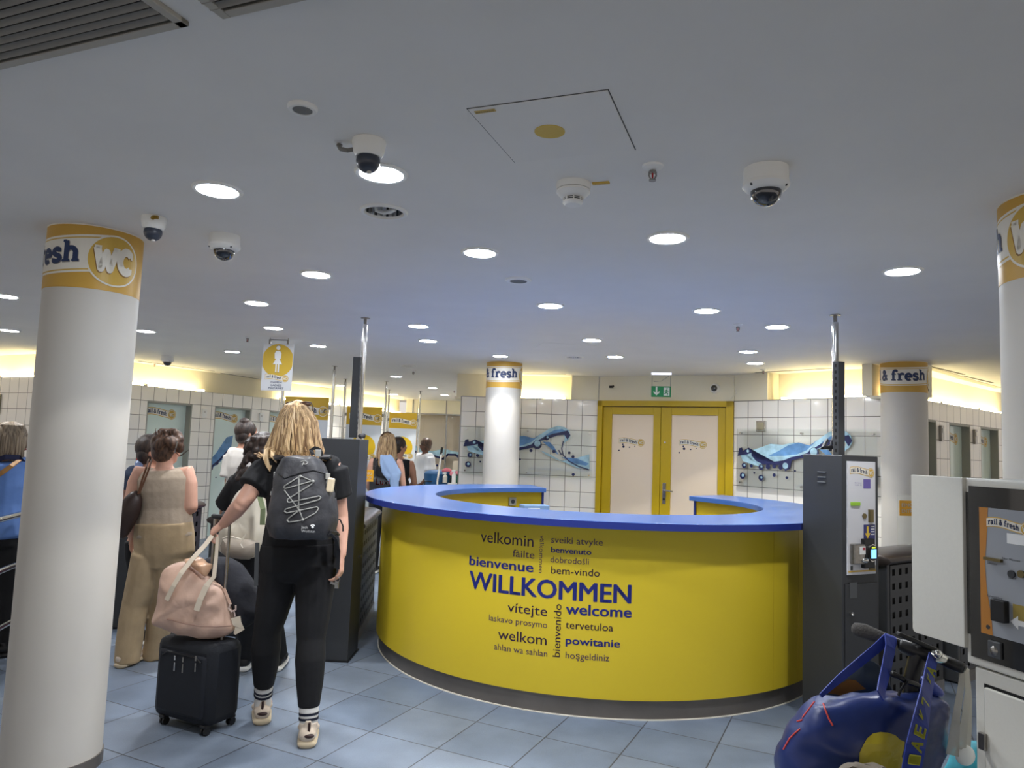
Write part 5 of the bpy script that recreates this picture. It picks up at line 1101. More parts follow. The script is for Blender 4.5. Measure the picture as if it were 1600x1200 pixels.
put('belt_strap', MB().strip([P(516, 834, 3.60), P(524, 842, 3.66), P(529, 860, 3.78), P(528, 890, 3.80)], (0, -1, 0), .018, .003), M_blk2, t, world=True)
nmy = SNP(481, 827, .012, 3.56).y
for k, s_ in enumerate(('Jack', 'Wolfskin')):
    b_ = text_bm(s_, .012); fit(b_, 0, (11, 22)[k], 0, 4.2); lay('maker_name', b_, M_wht, t, lambda u, v, off: SNP(470.5 + u, 825.6 + k * 6 - v + u * .03, .009, 3.56), .0, world=True)
lay('paw_emblem', poly2([circ(.0, .0, .007, n=12), circ(-.008, .008, .0032, n=8), circ(-.003, .012, .0032, n=8), circ(.0035, .012, .0032, n=8), circ(.0085, .008, .0032, n=8)]), M_wht, t, lambda u, v, off: SNP(488.5 + u / .0033, 823.5 - v / .0033, .009, 3.56), .0, world=True)
tag(put('tissue_packet', MB().box(P(516.5, 758, 3.64), (.034, .03, .07), M=Matrix.Rotation(.1, 4, 'Y')), mat('packet_cream', (226, 208, 176), .6), bevel=.006), 'cream packet stuck in the right side strap of the rucksack', 'packet')
tag(put('water_flask', MB().cyl(P(429, 774, 3.70), .022, .02, 16).cyl(P(429, 769, 3.70), .014, .02, 16), mat('flask_grey', (150, 156, 160), .25, metal=.6), smooth=True), 'small metal flask cap poking out at the left side of the rucksack', 'flask')
t = thing('key_ring', 'small bunch of keys dangling from the right hand of the blonde person', 'keys', P(525, 914, 3.84))
put('ring', MB().tube([P(527 + 4 * math.cos(a), 905 + 4 * math.sin(a), 3.84) for a in [i * .7 for i in range(10)]], .0015, 6), M_chrome, t, world=True, smooth=True)
put('key', MB().box(P(522, 912, 3.84), (.04, .003, .012), M=Matrix.Rotation(.3, 4, 'Y')).box(P(526, 914, 3.845), (.02, .003, .035)), M_chrome, t, world=True); put('strap_loop', MB().strip([P(524, 888, 3.85), P(526, 875, 3.86), P(529, 862, 3.87)], (0, -1, 0), .016, .003), M_blk2, t, world=True)
t = thing('wrist_bag', 'small dark pouch with cream lining hanging at the right hip of the blonde person', 'pouch', P(526, 850, 3.82))
put('pouch_body', pillow([(515, 826), (522, 824), (529, 834), (531, 855), (528, 872), (522, 868), (524, 846)], 3.83, .02), M_blk2, t, world=True, smooth=True); put('handle', MB().tube([P(517, 828, 3.8), P(524, 814, 3.8), P(531, 811, 3.8), P(536, 822, 3.81), P(536, 830, 3.82)], .004, 6), M_blk2, t, world=True, smooth=True)
put('lining', MB().strip([P(511, 829, 3.78), P(518, 826, 3.78), P(524, 832, 3.78)], (0, -1, 0), .012, .004), mat('cream_cloth', (214, 200, 180), .8), t, world=True)

# ---- luggage
s0 = onz(340, 1140); t = thing('suitcase', 'black soft cabin suitcase on small wheels, under the beige duffel bag', 'suitcase', (-1.62, 4.02, 0), math.radians(-25))
put('case_body', MB().box((-.015, 0, .248), (.42, .22, .42)), mat('case_fabric', (17, 21, 29), .75, bump=.2, scale=200), t, bevel=.045, smooth=True)
put('front_pocket', MB().box((-.015, -.105, .24), (.34, .035, .32)), mat('case_fabric2', (20, 24, 33), .75), t, bevel=.016, smooth=True)
put('pocket_zip', MB().tube([(-.15, -.127, .37), (-.11, -.128, .395), (.09, -.128, .395), (.13, -.127, .37)], .004, 6), M_black, t, smooth=True)
for x, z in ((-.05, .37), (.01, .37), (.1, .39)): put('zip_pull', MB().box((x, -.132, z), (.009, .006, .026)).box((x, -.132, z - .045), (.007, .004, .045)), M_chrome if x < 0 else M_steel, t, bevel=.002)
for sx in (-1, 1):
    for sy in (-1, 1):
        w_ = put('wheel', MB().cyl((sx * .15 - .012, sy * .085, .021), .021, .01, 20, M=Matrix.Rotation(math.pi / 2, 4, 'Y')).cyl((sx * .15 + .008, sy * .085, .021), .021, .01, 20, M=Matrix.Rotation(math.pi / 2, 4, 'Y')), M_black, t, smooth=True)
        put('wheel_housing', MB().box((sx * .15, sy * .085, .045), (.04, .04, .02)), M_black, t, bevel=.006)
Mi = Matrix.Rotation(math.radians(25), 4, 'Z')
gp = Mi @ (P(348, 808, 4.0) - Vector((-1.62, 4.02, 0)))
for sx in (-.055, .055): put('telescopic_rod', MB().cyl((gp.x + sx, gp.y + .0, .44), .008, gp.z - .44, 12), M_steel, t, smooth=True)
put('pull_handle', MB().loft([(gp.x - .07, gp.y, gp.z), (gp.x + .07, gp.y, gp.z)], [.014, .014], n=12), M_black, t, smooth=True)
t = thing('duffel_bag', 'rose beige soft duffel bag lying on top of the black suitcase', 'bag', P(310, 990, 3.98))
def cpt(x, y): return (240 + x / 5.456, 780 + y / 5.456)
M_duf = mat('duffel_nylon', (196, 164, 146), .55, var=.12, scale=9, bump=.8)
put('bag_body', pillow([cpt(*q) for q in ((110, 580), (250, 535), (380, 560), (450, 640), (520, 690), (600, 745), (645, 860), (668, 1000), (690, 1120), (590, 1165), (430, 1180), (310, 1150), (180, 1130), (60, 1085), (5, 1040), (8, 960), (42, 870), (75, 690))], 4.0, .125, 10, flat=.72, rum=.010, cr=.022, rs=7, seed=4, back=.75, sub=3), M_duf, t, world=True, smooth=True, subsurf=1)
put('side_gusset', MB().strip([P(*cpt(600, 760), 3.97), P(*cpt(640, 860), 3.95), P(*cpt(655, 900), 3.94)], (0, -1, 0), .014, .004), M_duf, t, world=True)
put('bottom_seam', MB().tube([P(*cpt(x, y), 4.0 - d_) for x, y, d_ in ((15, 985, .03), (120, 1025, .105), (260, 1060, .135), (400, 1085, .145), (540, 1090, .13), (660, 1080, .05))], .003, 6), mat('seam_rose', (150, 118, 104), .7), t, world=True, smooth=True)
M_str = mat('strap_cream', (212, 198, 178), .7)
put('carry_strap', MB().strip([P(*cpt(500, 310), 3.96), P(*cpt(440, 390), 3.93), P(*cpt(330, 510), 3.88), P(*cpt(235, 630), 3.845), P(*cpt(170, 740), 3.835), P(*cpt(110, 860), 3.86)], (0, -1, 0), .024, .004), M_str, t, world=True)
put('carry_strap', MB().strip([P(*cpt(545, 320), 3.95), P(*cpt(535, 480), 3.92), P(*cpt(515, 660), 3.87), P(*cpt(450, 740), 3.845), P(*cpt(400, 850), 3.835), P(*cpt(365, 950), 3.84)], (0, -1, 0), [.016, .018, .022, .03, .03, .03], .004), M_str, t, world=True)
put('snap_hook', MB().tube([P(*cpt(655, 890), 3.93), P(*cpt(640, 930), 3.93), P(*cpt(665, 960), 3.93), P(*cpt(700, 940), 3.93), P(*cpt(700, 905), 3.93)], .005, 8).tube([P(*cpt(685, 950), 3.93), P(*cpt(695, 1000), 3.93)], .004, 8), mat('hook_rose', (200, 178, 168), .35), t, world=True, smooth=True)
put('strap_tab', MB().strip([P(*cpt(700, 1005), 3.93), P(*cpt(712, 1060), 3.93), P(*cpt(735, 1100), 3.935), P(*cpt(690, 1150), 3.94)], (0, -1, 0), [.05, .045, .05, .012], .004), M_str, t, world=True)
t2 = thing('gold_pouch', 'shiny peach coloured cloth spilling out of the duffel bag top', 'cloth', P(318, 895, 4.0))
put('cloth_body', pillow([cpt(*q) for q in ((240, 520), (330, 495), (420, 510), (470, 545), (500, 535), (500, 570), (460, 650), (400, 620), (330, 560))], 3.95, .05, 6, rum=.018, rs=22, seed=6), mat('peach_satin', (214, 172, 140), .25, var=.15, scale=10, bump=.5), t2, world=True, smooth=True, subsurf=1)
tag(put('jacket', pillow([cpt(*q) for q in ((440, 500), (560, 485), (660, 495), (740, 550), (800, 640), (870, 760), (900, 900), (905, 1010), (850, 1060), (800, 1090), (720, 1000), (690, 900), (620, 760), (560, 700), (510, 650), (470, 570))], 4.08, .09, 9, flat=.8, cr=.02, rum=.008, rs=7, seed=9), mat('jacket_slate', (38, 39, 46), .85, bump=.3, scale=40), smooth=True, subsurf=1), 'dark slate jacket slung over the right side of the suitcase and duffel', 'jacket')

# ---- 2 woman in beige with her back to us
Y = 4.97
Jc = dict(head=(262, 700, Y), neck=(257, 733, Y), pel=(257, 838, Y), shL=(217, 738, Y), elL=(202, 792, Y - .05), wrL=(206, 838, Y + .05), shR=(294, 738, Y), elR=(299, 794, Y - .02), wrR=(284, 786, Y + .22),
          hipL=(233, 872, Y), knL=(212, 945, Y), anL=(197, 1034, Y - .02), hipR=(272, 872, Y), knR=(255, 950, Y + .1), anR=(240, 1024, Y + .15))
F = Fig('person', 'person in beige vest and wide khaki trousers from behind, hair pinned up', Jc, (.1, 1), dict(sh=.2, ch=.175, wa=.168, hi=.195, d=.115, arm=1.1, look=(.5, 1), pnR=(0, 1, .3)), M_skin, vox=.009, hands=(.4, .6))
F.top(mat('vest_beige', (168, 152, 134), .9, var=.06, scale=30, bump=.3), 0, .008, .1, 'vest', rum=.004)
F.legs(mat('trousers_khaki', (170, 148, 116), .9, var=.1, scale=10, bump=.5), [.108, .106, .092, .084, .082, .08, .08], 'wide_trousers', infl=.012, rum=.012, rs=12, waist=.2, end=1.0)
F.shoes(M_sh, M_sole, .24)
mb = MB(); hc = F.J['head']; random.seed(3)
mb = hair_cap(F, None, 1.1)
for i in range(46):
    a = random.uniform(0, 2 * math.pi); b = random.uniform(-.5, 1.2); q = hc + Vector((.015 + math.cos(a) * math.cos(b) * .085, -.03 + math.sin(a) * math.cos(b) * .085, .03 + math.sin(b) * .09)); mb.ball(q, random.uniform(.018, .034), 8)
F.part('hair', mb, M_hairbr, remesh=.009, smoothit=1)
F.part('hair_clip', MB().tube([P(277, 690, 4.82), P(275, 700, 4.81), P(273, 708, 4.83)], .004, 6), M_chrome)
F.part('hair_wisps', strands([[hc + Vector((.07, -.02, -.03)), hc + Vector((.1, -.03, -.05)), hc + Vector((.12 + k * .01, -.03, -.045 + k * .01))] for k in range(5)] + [[hc + Vector((.02 * k - .04, -.09, .08)), hc + Vector((.02 * k - .04, -.11, .12)), hc + Vector((.03 * k - .04, -.1, .13))] for k in range(6)], .003), M_hairbr)
t = thing('shoulder_bag', 'brown leather bag hanging from the left shoulder of the person in beige', 'bag', P(203, 830, 4.85))
M_lea = mat('leather_brown', (48, 34, 30), .45, var=.2, scale=12, bump=.3)
put('bag_body', pillow([(206, 768), (218, 770), (222, 790), (212, 815), (200, 836), (186, 842), (180, 815), (190, 785)], 4.86, .06, rum=.006), M_lea, t, world=True, smooth=True)
for dx in (0, 4): put('strap', MB().strip([P(216 + dx * .3, 772, 4.83), P(222 + dx, 750, 4.84), P(229 + dx * 1.2, 730, 4.86), P(232 + dx * 1.2, 718, 4.93), P(231 + dx, 724, 5.06)], (0, -1, .25), .012, .004), mat('strap_tan', (92, 58, 38), .5), t, world=True)
# ---- child or shorter person in front of her
Y = 5.45
Jd = dict(head=(238, 706, Y), neck=(234, 733, Y), pel=(230, 830, Y), shL=(205, 742, Y), elL=(200, 785, Y), wrL=(204, 822, Y), shR=(262, 742, Y), elR=(266, 785, Y), wrR=(262, 822, Y), hipL=(218, 850, Y), knL=(216, 905, Y), anL=(216, 958, Y), hipR=(244, 850, Y), knR=(244, 905, Y), anR=(244, 958, Y))
F = Fig('person', 'dark haired person mostly hidden in front of the one in beige', Jd, (1, .3), dict(sh=.18, ch=.15, wa=.14, hi=.17, d=.1), M_skin2, vox=.011)
F.top(mat('shirt_slate', (60, 70, 90), .9), .5, .012); F.legs(M_blk, [.1, .095, .08, .07, .065, .06, .055]); F.shoes(M_black, M_plastic, .24); F.part('hair', hair_cap(F, None, 1.14), M_haird)
t = thing('water_bottle', 'clear bottle with red cap held beside the hidden dark haired person', 'bottle', P(216, 742, 5.4))
put('bottle_body', MB().lathe(P(216, 742, 5.4), [(0, 0), (.028, 0), (.03, .02), (.03, .09), (.012, .115), (.012, .12), (0, .12)], 20), mat('bottle_blue', (130, 150, 190), .15), t, world=True, smooth=True); put('cap', MB().cyl(P(216, 719, 5.4), .014, .02, 16), mat('cap_red', (190, 40, 40), .4), t, world=True, smooth=True)

# ---- 3 tall person in white T-shirt further on
Y = 6.95
Je = dict(head=(386, 678, Y), neck=(381, 700, Y), pel=(372, 792, Y), shL=(362, 712, Y), elL=(357, 755, Y), wrL=(362, 792, Y + .05), shR=(400, 712, Y), elR=(404, 755, Y), wrR=(398, 785, Y + .1), hipL=(364, 805, Y), knL=(365, 860, Y), anL=(366, 925, Y), hipR=(386, 805, Y), knR=(388, 860, Y), anR=(390, 925, Y))
F = Fig('person', 'person in loose white T-shirt with dark short bun, in front of the second stall', Je, (.55, 1), dict(sh=.17, ch=.14, wa=.13, hi=.16, d=.11, look=(.8, .7)), M_skin2, vox=.011)
F.top(mat('tee_offwhite', (206, 200, 192), .9, var=.05, scale=8, bump=.3), .75, .02, .0, rum=.01); F.legs(mat('skirt_magenta', (150, 34, 104), .85), [.12, .13, .12, .11, .1, .09, .08], 'magenta_skirt', infl=.03); F.shoes(M_black, M_plastic, .25)
mb = hair_cap(F, None, 1.12); mb.ball(F.J['head'] + Vector((-.02, -.03, .115)), (.05, .05, .04), 14); F.part('hair', mb, M_haird)
# ---- 4 curly dark haired person with the cream rucksack
Y = 4.72
Jf = dict(head=(411, 706, Y), neck=(408, 738, Y), pel=(400, 868, Y), shL=(376, 752, Y), elL=(352, 800, Y + .08), wrL=(356, 840, Y + .28), shR=(440, 752, Y), elR=(446, 806, Y), wrR=(442, 850, Y + .1), hipL=(386, 895, Y), knL=(386, 960, Y + .08), anL=(383, 1026, Y + .25), hipR=(414, 895, Y), knR=(424, 960, Y + .12), anR=(434, 1023, Y + .28))
F = Fig('person', 'curly dark haired person in black with a cream rucksack, ahead of the blonde one', Jf, (-.1, 1), dict(sh=.2, ch=.16, wa=.15, hi=.18, d=.11), M_skin2, vox=.009)
F.top(M_blk, .8, .02, .0, rum=.006); F.legs(M_blk, [.1, .1, .085, .075, .07, .065, .06], rum=.006)
F.shoes(mat('sneaker_black', (24, 24, 26), .6), M_wht, .27)
random.seed(11); mb = hair_cap(F, None, 1.1); hc = F.J['head']
for i in range(120):
    a = random.uniform(0, 6.28); z = random.uniform(-.2, .1); q = hc + Vector((math.cos(a) * .095 - max(0, -z) * .28, math.sin(a) * .09 - .02, z)); mb.ball(q, random.uniform(.014, .026), 7)
for i in range(40): a = random.uniform(0, 6.28); b = random.uniform(-1, 1.4); q = P(396, 692, Y) + Vector((math.cos(a) * math.cos(b) * .04, math.sin(a) * math.cos(b) * .04, math.sin(b) * .03)); mb.ball(q, random.uniform(.012, .02), 7)
F.part('hair', mb, M_haird, remesh=.008, smoothit=0)
t = thing('rucksack', 'cream cloth rucksack with grey lower half, on the curly haired person', 'rucksack', P(392, 872, 4.5))
put('pack_body', pillow([(384, 760), (402, 748), (414, 765), (418, 800), (416, 835), (408, 860), (396, 872), (365, 868), (346, 862), (341, 842), (352, 815), (362, 790), (372, 772)], 4.53, .11, 9, flat=.75, cr=.022, rum=.008, rs=8, seed=12), mat('pack_cream', (206, 198, 182), .85, var=.08, scale=7, bump=.6), t, world=True, smooth=True, subsurf=1)
put('lower_pocket', pillow([(350, 842), (376, 843), (403, 846), (401, 862), (390, 874), (362, 871), (347, 862)], 4.42, .07, 5, rum=.006), mat('pocket_grey', (150, 140, 128), .8, bump=.4, scale=10), t, world=True, smooth=True)
put('green_trim', MB().strip([P(404, 770, 4.40), P(411, 795, 4.37), P(410, 820, 4.38)], (0, -1, 0), .03, .006), mat('trim_sage', (126, 138, 104), .8), t, world=True)
put('drawcord', MB().tube([P(348, 841, 4.38), P(360, 838, 4.34), P(378, 843, 4.33), P(384, 834, 4.33), P(376, 850, 4.33), P(379, 856, 4.33)], .004, 6), mat('cord_cream', (224, 216, 200), .7), t, world=True, smooth=True)
tag(put('neck_pillow', MB().loft([P(352, 818, 4.45), P(346, 810, 4.45), P(350, 802, 4.47), P(357, 806, 4.48)], [.014, .018, .018, .014], n=12), M_anth, smooth=True), 'dark grip poking out above the cream rucksack, left of it', 'handle')

# ---- 5 person at the left edge in blue blouse
Y = 5.05
Jg = dict(head=(16, 690, Y), neck=(8, 722, Y), pel=(2, 835, Y), shL=(-32, 735, Y), elL=(-40, 785, Y), wrL=(-30, 830, Y), shR=(38, 735, Y), elR=(40, 782, Y + .1), wrR=(32, 812, Y + .2), hipL=(-18, 850, Y), knL=(-12, 925, Y), anL=(-14, 1002, Y), hipR=(16, 850, Y), knR=(16, 925, Y), anR=(14, 1000, Y))
F = Fig('person', 'person in blue blouse with ash bob and black trousers at the left edge', Jg, (.75, .6), dict(sh=.2, ch=.17, wa=.16, hi=.185, d=.14), M_skin2, vox=.01)
F.top(mat('blouse_blue', (92, 126, 186), .8, var=.1, scale=8, bump=.3), .85, .03, .1, 'blouse', rum=.012, flare=1.6); F.legs(M_blk, [.12, .118, .1, .09, .085, .08, .08], rum=.008, waist=.22); F.shoes(M_black, M_black, .25)
random.seed(5); mb = hair_cap(F, None, 1.16); hc = F.J['head']; F.part('hair', mb, M_hairgr)
pa = []
for i in range(150):
    a = random.uniform(0, 6.28); ca, sa = math.cos(a), math.sin(a); front = (ca * F.hf.x + sa * F.hf.y) > .75
    L_ = -.03 if front else -.125
    pa.append([hc + Vector((ca * .02, sa * .02, .132)), hc + Vector((ca * .07, sa * .075, .11)), hc + Vector((ca * .1, sa * .105, .03)), hc + Vector((ca * .105, sa * .11, L_ * .5)), hc + Vector((ca * .1 + random.uniform(-.012, .012), sa * .105, L_ + random.uniform(-.015, .015)))])
F.part('hair_strands', strands(pa, .009), M_hairgr); F.part('navy_collar', MB().strip([P(-12, 722, Y - .14), P(8, 714, Y - .13), P(30, 715, Y - .08), P(38, 722, Y - .02)], (0, -1, .4), .035, .008), mat('collar_navy', (30, 34, 66), .8))
t = thing('crossbody_strap', 'tan leather strap across the back of the blue blouse', 'strap', P(5, 745, Y - .18)); put('strap', MB().strip([P(-12, 748, Y - .19), P(4, 738, Y - .19), P(18, 728, Y - .17), P(30, 719, Y - .10)], (0, -1, .2), .032, .006), mat('strap_camel', (176, 128, 72), .55), t, world=True)

# ---- 6, 7 two people at the back by the posters, 8 the attendant in white
Y = 8.6
def simple(name, label, hx, hy, Y, f, hgt, skin, look=None, w=1.0, vox=.014, hy2=None):
    c = P(hx, hy, Y); s = hgt / 1.65; z = lambda v: v * s; fx = Vector((f[0], f[1], 0)).normalized(); r = Vector((fx.y, -fx.x, 0)) * w
    b = Vector((c.x, c.y, 0)); H_ = lambda x, zz, y=0: b + r * x * s + fx * y + Vector((0, 0, z(zz)))
    hc = H_(0, 1.53)
    J = dict(head=hc, neck=H_(0, 1.37), pel=H_(0, .92), shL=H_(-.165, 1.31), elL=H_(-.22, 1.05), wrL=H_(-.17, .88, .14), shR=H_(.165, 1.31), elR=H_(.22, 1.05), wrR=H_(.15, .98, .2), hipL=H_(-.085, .84), knL=H_(-.09, .47), anL=H_(-.09, .08), hipR=H_(.085, .84), knR=H_(.09, .47), anR=H_(.09, .08))
    W_ = dict(sh=.18 * s, ch=.15 * s, wa=.13 * s, hi=.17 * s, d=.1 * s)
    if look: W_['look'] = look
    return Fig(name, label, J, f, W_, skin, vox=vox, hk=s)
F = simple('person', 'blonde person in black vest with pale blue scarf, beyond the left kiosk', 605, 690, 8.6, (.15, 1), 1.64, M_skin, vox=.012)
F.top(M_blk2, 0, .012, .1, 'vest'); F.legs(M_blk, [.1, .095, .08, .07, .065, .06, .055]); F.shoes(M_black, M_plastic, .24)
hc = F.J['head']; random.seed(8); pa = []
for i in range(130):
    a = random.uniform(-2.7, -.4) if i % 3 else random.uniform(0, 6.28); ca, sa = math.cos(a), math.sin(a)
    if sa > .3: continue
    pa.append([hc + Vector((ca * .02, sa * .02, .125)), hc + Vector((ca * .07, sa * .075, .1)), hc + Vector((ca * .1, sa * .11, .0)), hc + Vector((ca * .115, sa * .13, -.12)), hc + Vector((ca * .13 + .02, sa * .13, -.26 + random.uniform(-.02, .03)))])
F.part('hair', hair_cap(F, None, 1.14), M_hairb); F.part('hair_strands', strands(pa, .011), M_hairb)
t = thing('scarf', 'pale blue scarf hanging down the back of the blonde vest wearer', 'scarf', P(612, 720, 8.45)); put('scarf_body', pillow([(594, 712), (606, 709), (614, 714), (622, 730), (627, 740), (624, 752), (622, 775), (611, 775), (610, 758), (602, 745), (596, 738)], 8.47, .03, 6, rum=.006, cr=.022, rs=9), mat('scarf_blue', (146, 170, 206), .85, bump=.4, scale=14), t, world=True, smooth=True)
t = thing('tote_bag', 'black bag with red script beside the pale blue scarf', 'bag', P(592, 778, 8.35)); put('bag_body', pillow([(579, 742), (592, 745), (608, 752), (610, 765), (608, 780), (579, 782), (577, 760)], 8.47, .06), M_blk2, t, world=True, smooth=True)
put('carry_strap', MB().strip([P(583, 744, 8.46), P(588, 722, 8.47), P(594, 711, 8.55)], (0, -1, .1), .02, .005), M_blk2, t, world=True)
b_ = text_bm('Luxi', .01); fit(b_, 0, .16, 0, .07); lay('red_script', b_, mat('script_red', (214, 50, 50), .5), t, plane_fn(P(587, 757, 8.40), (1, 0, 0), (0, 0, 1), (0, -1, 0)), 0, world=True)
tag(put('hair_glasses', MB().tube([P(596, 681, 8.5), P(600, 676, 8.5), P(606, 675, 8.49), P(611, 677, 8.5)], .008, 8), mat('frame_brown', (60, 36, 26), .3), smooth=True), 'sunglasses on the head of the blonde vest wearer', 'sunglasses')
F = simple('person', 'bare shouldered person in dark top and cap beside the last poster', 624, 699, 9.3, (-.2, 1), 1.6, M_skin2, look=(.8, .5), vox=.013)
F.top(M_blk, 0, .01, .1, 'vest'); F.legs(M_blk, [.1, .095, .08, .07, .065, .06, .055]); F.shoes(M_black, M_plastic, .24); F.part('hair', hair_cap(F, None, 1.12), M_haird)
F = simple('person', 'attendant in white T-shirt standing by the cleaning trolley', 664, 708, 12.3, (-.8, -.6), 1.62, M_skin3, look=(-1, .2), vox=.015)
F.top(mat('tee_white', (226, 226, 228), .9, bump=.3, scale=12), .8, .03, -.02, rum=.01); F.legs(mat('trousers_white', (210, 210, 212), .9), [.1, .095, .08, .07, .065, .06, .055]); F.shoes(M_black, M_plastic, .24); F.part('hair', hair_cap(F, None, 1.13), M_hairbr)
# ================================================================ cleaning trolley in the far room
t = thing('cleaning_trolley', 'cleaning trolley with blue sack and teal bucket before the far glass', 'trolley', P(712, 800, 11.6) * Vector((1, 1, 0)) if False else (P(705, 760, 11.6).x, 11.6, 0))
x0 = t.location.x
put('sack', MB().loft([(x0 - .22, 11.6, .2), (x0 - .22, 11.6, .6), (x0 - .22, 11.6, 1.06)], [(.18, .2), (.2, .22), (.22, .22)], side=(1, 0, 0), n=20, dome=.3), mat('sack_blue', (30, 84, 130), .6, bump=.4, scale=12), t, world=True, smooth=True)
put('frame', MB().box((x0, 11.6, .12), (.8, .45, .04)).tube([(x0 - .4, 11.4, .1), (x0 - .4, 11.4, .95), (x0 + .4, 11.4, .9), (x0 + .4, 11.4, .1)], .015, 8), M_anth, t, world=True)
put('bucket', MB().lathe((x0 + .10, 11.6, .935), [(0, 0), (.13, 0), (.15, .17), (.16, .17), (.16, .18), (.14, .18), (.14, .01), (0, .01)], 28), mat('bucket_teal', (30, 130, 110), .5), t, world=True, smooth=True)
put('shelf', MB().box((x0 + .2, 11.55, .92), (.46, .6, .03)), M_plastic, t, world=True)
for k in range(4): put('castor', MB().cyl((x0 + (-.35, .35)[k % 2] - .015, 11.6 + (-.18, .18)[k // 2], .05), .05, .03, 16, M=Matrix.Rotation(math.pi / 2, 4, 'Y')), M_black, t, world=True, smooth=True)
put('push_handle', MB().tube([(x0 - .02, 11.38, .7), (x0 + .0, 11.36, 1.0), (x0 + .06, 11.36, 1.06), (x0 + .2, 11.36, 1.06)], .014, 8), M_black, t, world=True, smooth=True)
tag(put('cleaning_cloth', pillow([(690, 735), (697, 731), (706, 734), (708, 738), (700, 737), (692, 738)], 11.4, .05, 4, rum=.01), mat('cloth_pink', (214, 116, 128), .9), smooth=True), 'pink cloth draped over the trolley handle', 'cloth')
tag(put('cleaning_cloth', pillow([(703, 737), (715, 736), (716, 742), (708, 744), (703, 743)], 11.38, .04, 4, rum=.01), mat('cloth_rose', (232, 150, 164), .9), smooth=True), 'rose cloth hanging right of the pink cloth on the trolley', 'cloth')
def spray(px, py, h, label, colr):
    p = P(px, py, 11.35); p.z = .935; tt = thing('spray_bottle', label, 'bottle', p)
    put('bottle_body', MB().lathe((0, 0, 0), [(0, 0), (.035, 0), (.036, h * .6), (.014, h * .78), (.014, h * .84), (0, h * .84)], 18), colr, tt, smooth=True); put('spray_head', MB().box((-.012, 0, h * .9), (.06, .022, .03)).cyl((0, 0, h * .82), .014, .03, 12), M_wht, tt, bevel=.003)
spray(709, 755, .21, 'white spray bottle at the right end of the trolley', M_wht); spray(695, 756, .16, 'short white bottle in the middle of the trolley', mat('bottle_cream', (220, 214, 200), .4))
tag(put('cardboard_box', MB().box((P(714, 728, 11.75).x, 11.75, 1.10), (.12, .1, .33)), mat('box_cream', (222, 208, 186), .8), bevel=.004), 'cream upright box behind the spray bottle on the trolley', 'box')
t = thing('mop', 'mop with pale handle leaning by the cleaning trolley', 'mop', P(684, 756, 11.3) * 1.0)
t.location = Vector((P(683, 756, 11.3).x, 11.3, 0)); put('handle', MB().tube([P(683.5, 752, 11.3), P(690, 708, 11.35)], .014, 8), M_plastic, t, world=True, smooth=True); put('grip', MB().tube([P(689, 710, 11.35), P(691, 699, 11.36)], .02, 8), M_black, t, world=True, smooth=True)
put('lower_handle', MB().tube([P(683.5, 752, 11.3), Vector((P(682, 756, 11.3).x, 11.3, .05))], .014, 8), M_plastic, t, world=True, smooth=True); put('mop_head', MB().box((P(682, 756, 11.3).x, 11.3, .03), (.35, .12, .05)), M_plastic, t, world=True, bevel=.01)

# ================================================================ scooter with hanging bags in the foreground
hl, hm, hr_ = P(1342, 985, 2.38), P(1435, 1012, 2.28), P(1508, 1046, 2.19)
t = thing('scooter', 'black scooter with foam handlebar grips, beside the white machine', 'scooter', (hm.x, hm.y, 0))
put('left_grip', MB().loft([P(1338, 983, 2.385), P(1350, 986, 2.37), P(1368, 993, 2.355), P(1388, 1000, 2.335)], [.021, .0235, .021, .0185], n=16, dome=.7), mat('foam_grey', (70, 68, 66), .95, bump=.4, scale=150), t, world=True, smooth=True)
put('handlebar', MB().tube([P(1386, 999, 2.335), hm, hr_], .0125, 12), M_black, t, world=True, smooth=True)
put('clamp_block', MB().loft([P(1408, 1008, 2.31), P(1430, 1017, 2.29), P(1452, 1024, 2.265)], [.02, .026, .022], n=12), M_black, t, world=True, smooth=True)
put('latch', MB().box(P(1433, 1003, 2.26), (.13, .02, .014), M=Matrix.Rotation(.36, 4, 'Y')), M_black, t, world=True, bevel=.004)
put('right_grip', MB().loft([P(1466, 1028, 2.24), P(1487, 1037, 2.215), P(1503, 1044, 2.195)], [.016, .018, .017], n=12), M_black, t, world=True, smooth=True)
put('shifter', MB().loft([P(1456, 1022, 2.24), P(1464, 1026, 2.23), P(1478, 1031, 2.22)], [.012, .019, .012], n=10).ball(P(1466, 1022, 2.215), .012, 10), M_chrome, t, world=True, smooth=True)
gx = P(1420, 1200, 2.27)
put('stem', MB().loft([P(1437, 1014, 2.285), P(1432, 1032, 2.285), P(1424, 1060, 2.285), P(1421, 1110, 2.285), P(1417, 1200, 2.285)], [.026, .024, .022, .021, .021], n=14), M_black, t, world=True, smooth=True)
lo = P(1417, 1200, 2.285)
put('lower_stem', MB().tube([lo, (lo.x - .02, lo.y, .2), (lo.x - .03, lo.y - .0, .1)], .02, 12), M_black, t, world=True, smooth=True)
put('front_wheel', MB().cyl((lo.x - .03 , lo.y - .015, .1), .1, .03, 32, M=Matrix.Rotation(math.radians(90), 4, 'X')), M_black, t, world=True, smooth=True)
put('footboard', MB().box((lo.x + .02, lo.y + .42, .09), (.13, .62, .03)), M_black, t, world=True, bevel=.008); put('rear_wheel', MB().cyl((lo.x + .02, lo.y + .78, .08), .08, .03, 32, M=Matrix.Rotation(math.radians(90), 4, 'Y')), M_black, t, world=True, smooth=True)
put('brake_lever', MB().loft([P(1394, 1053, 2.20), P(1402, 1056, 2.2), P(1415, 1064, 2.21), P(1430, 1069, 2.23), P(1447, 1078, 2.25)], [(.010), .008, .009, .008, .006], n=10), M_black, t, world=True, smooth=True)
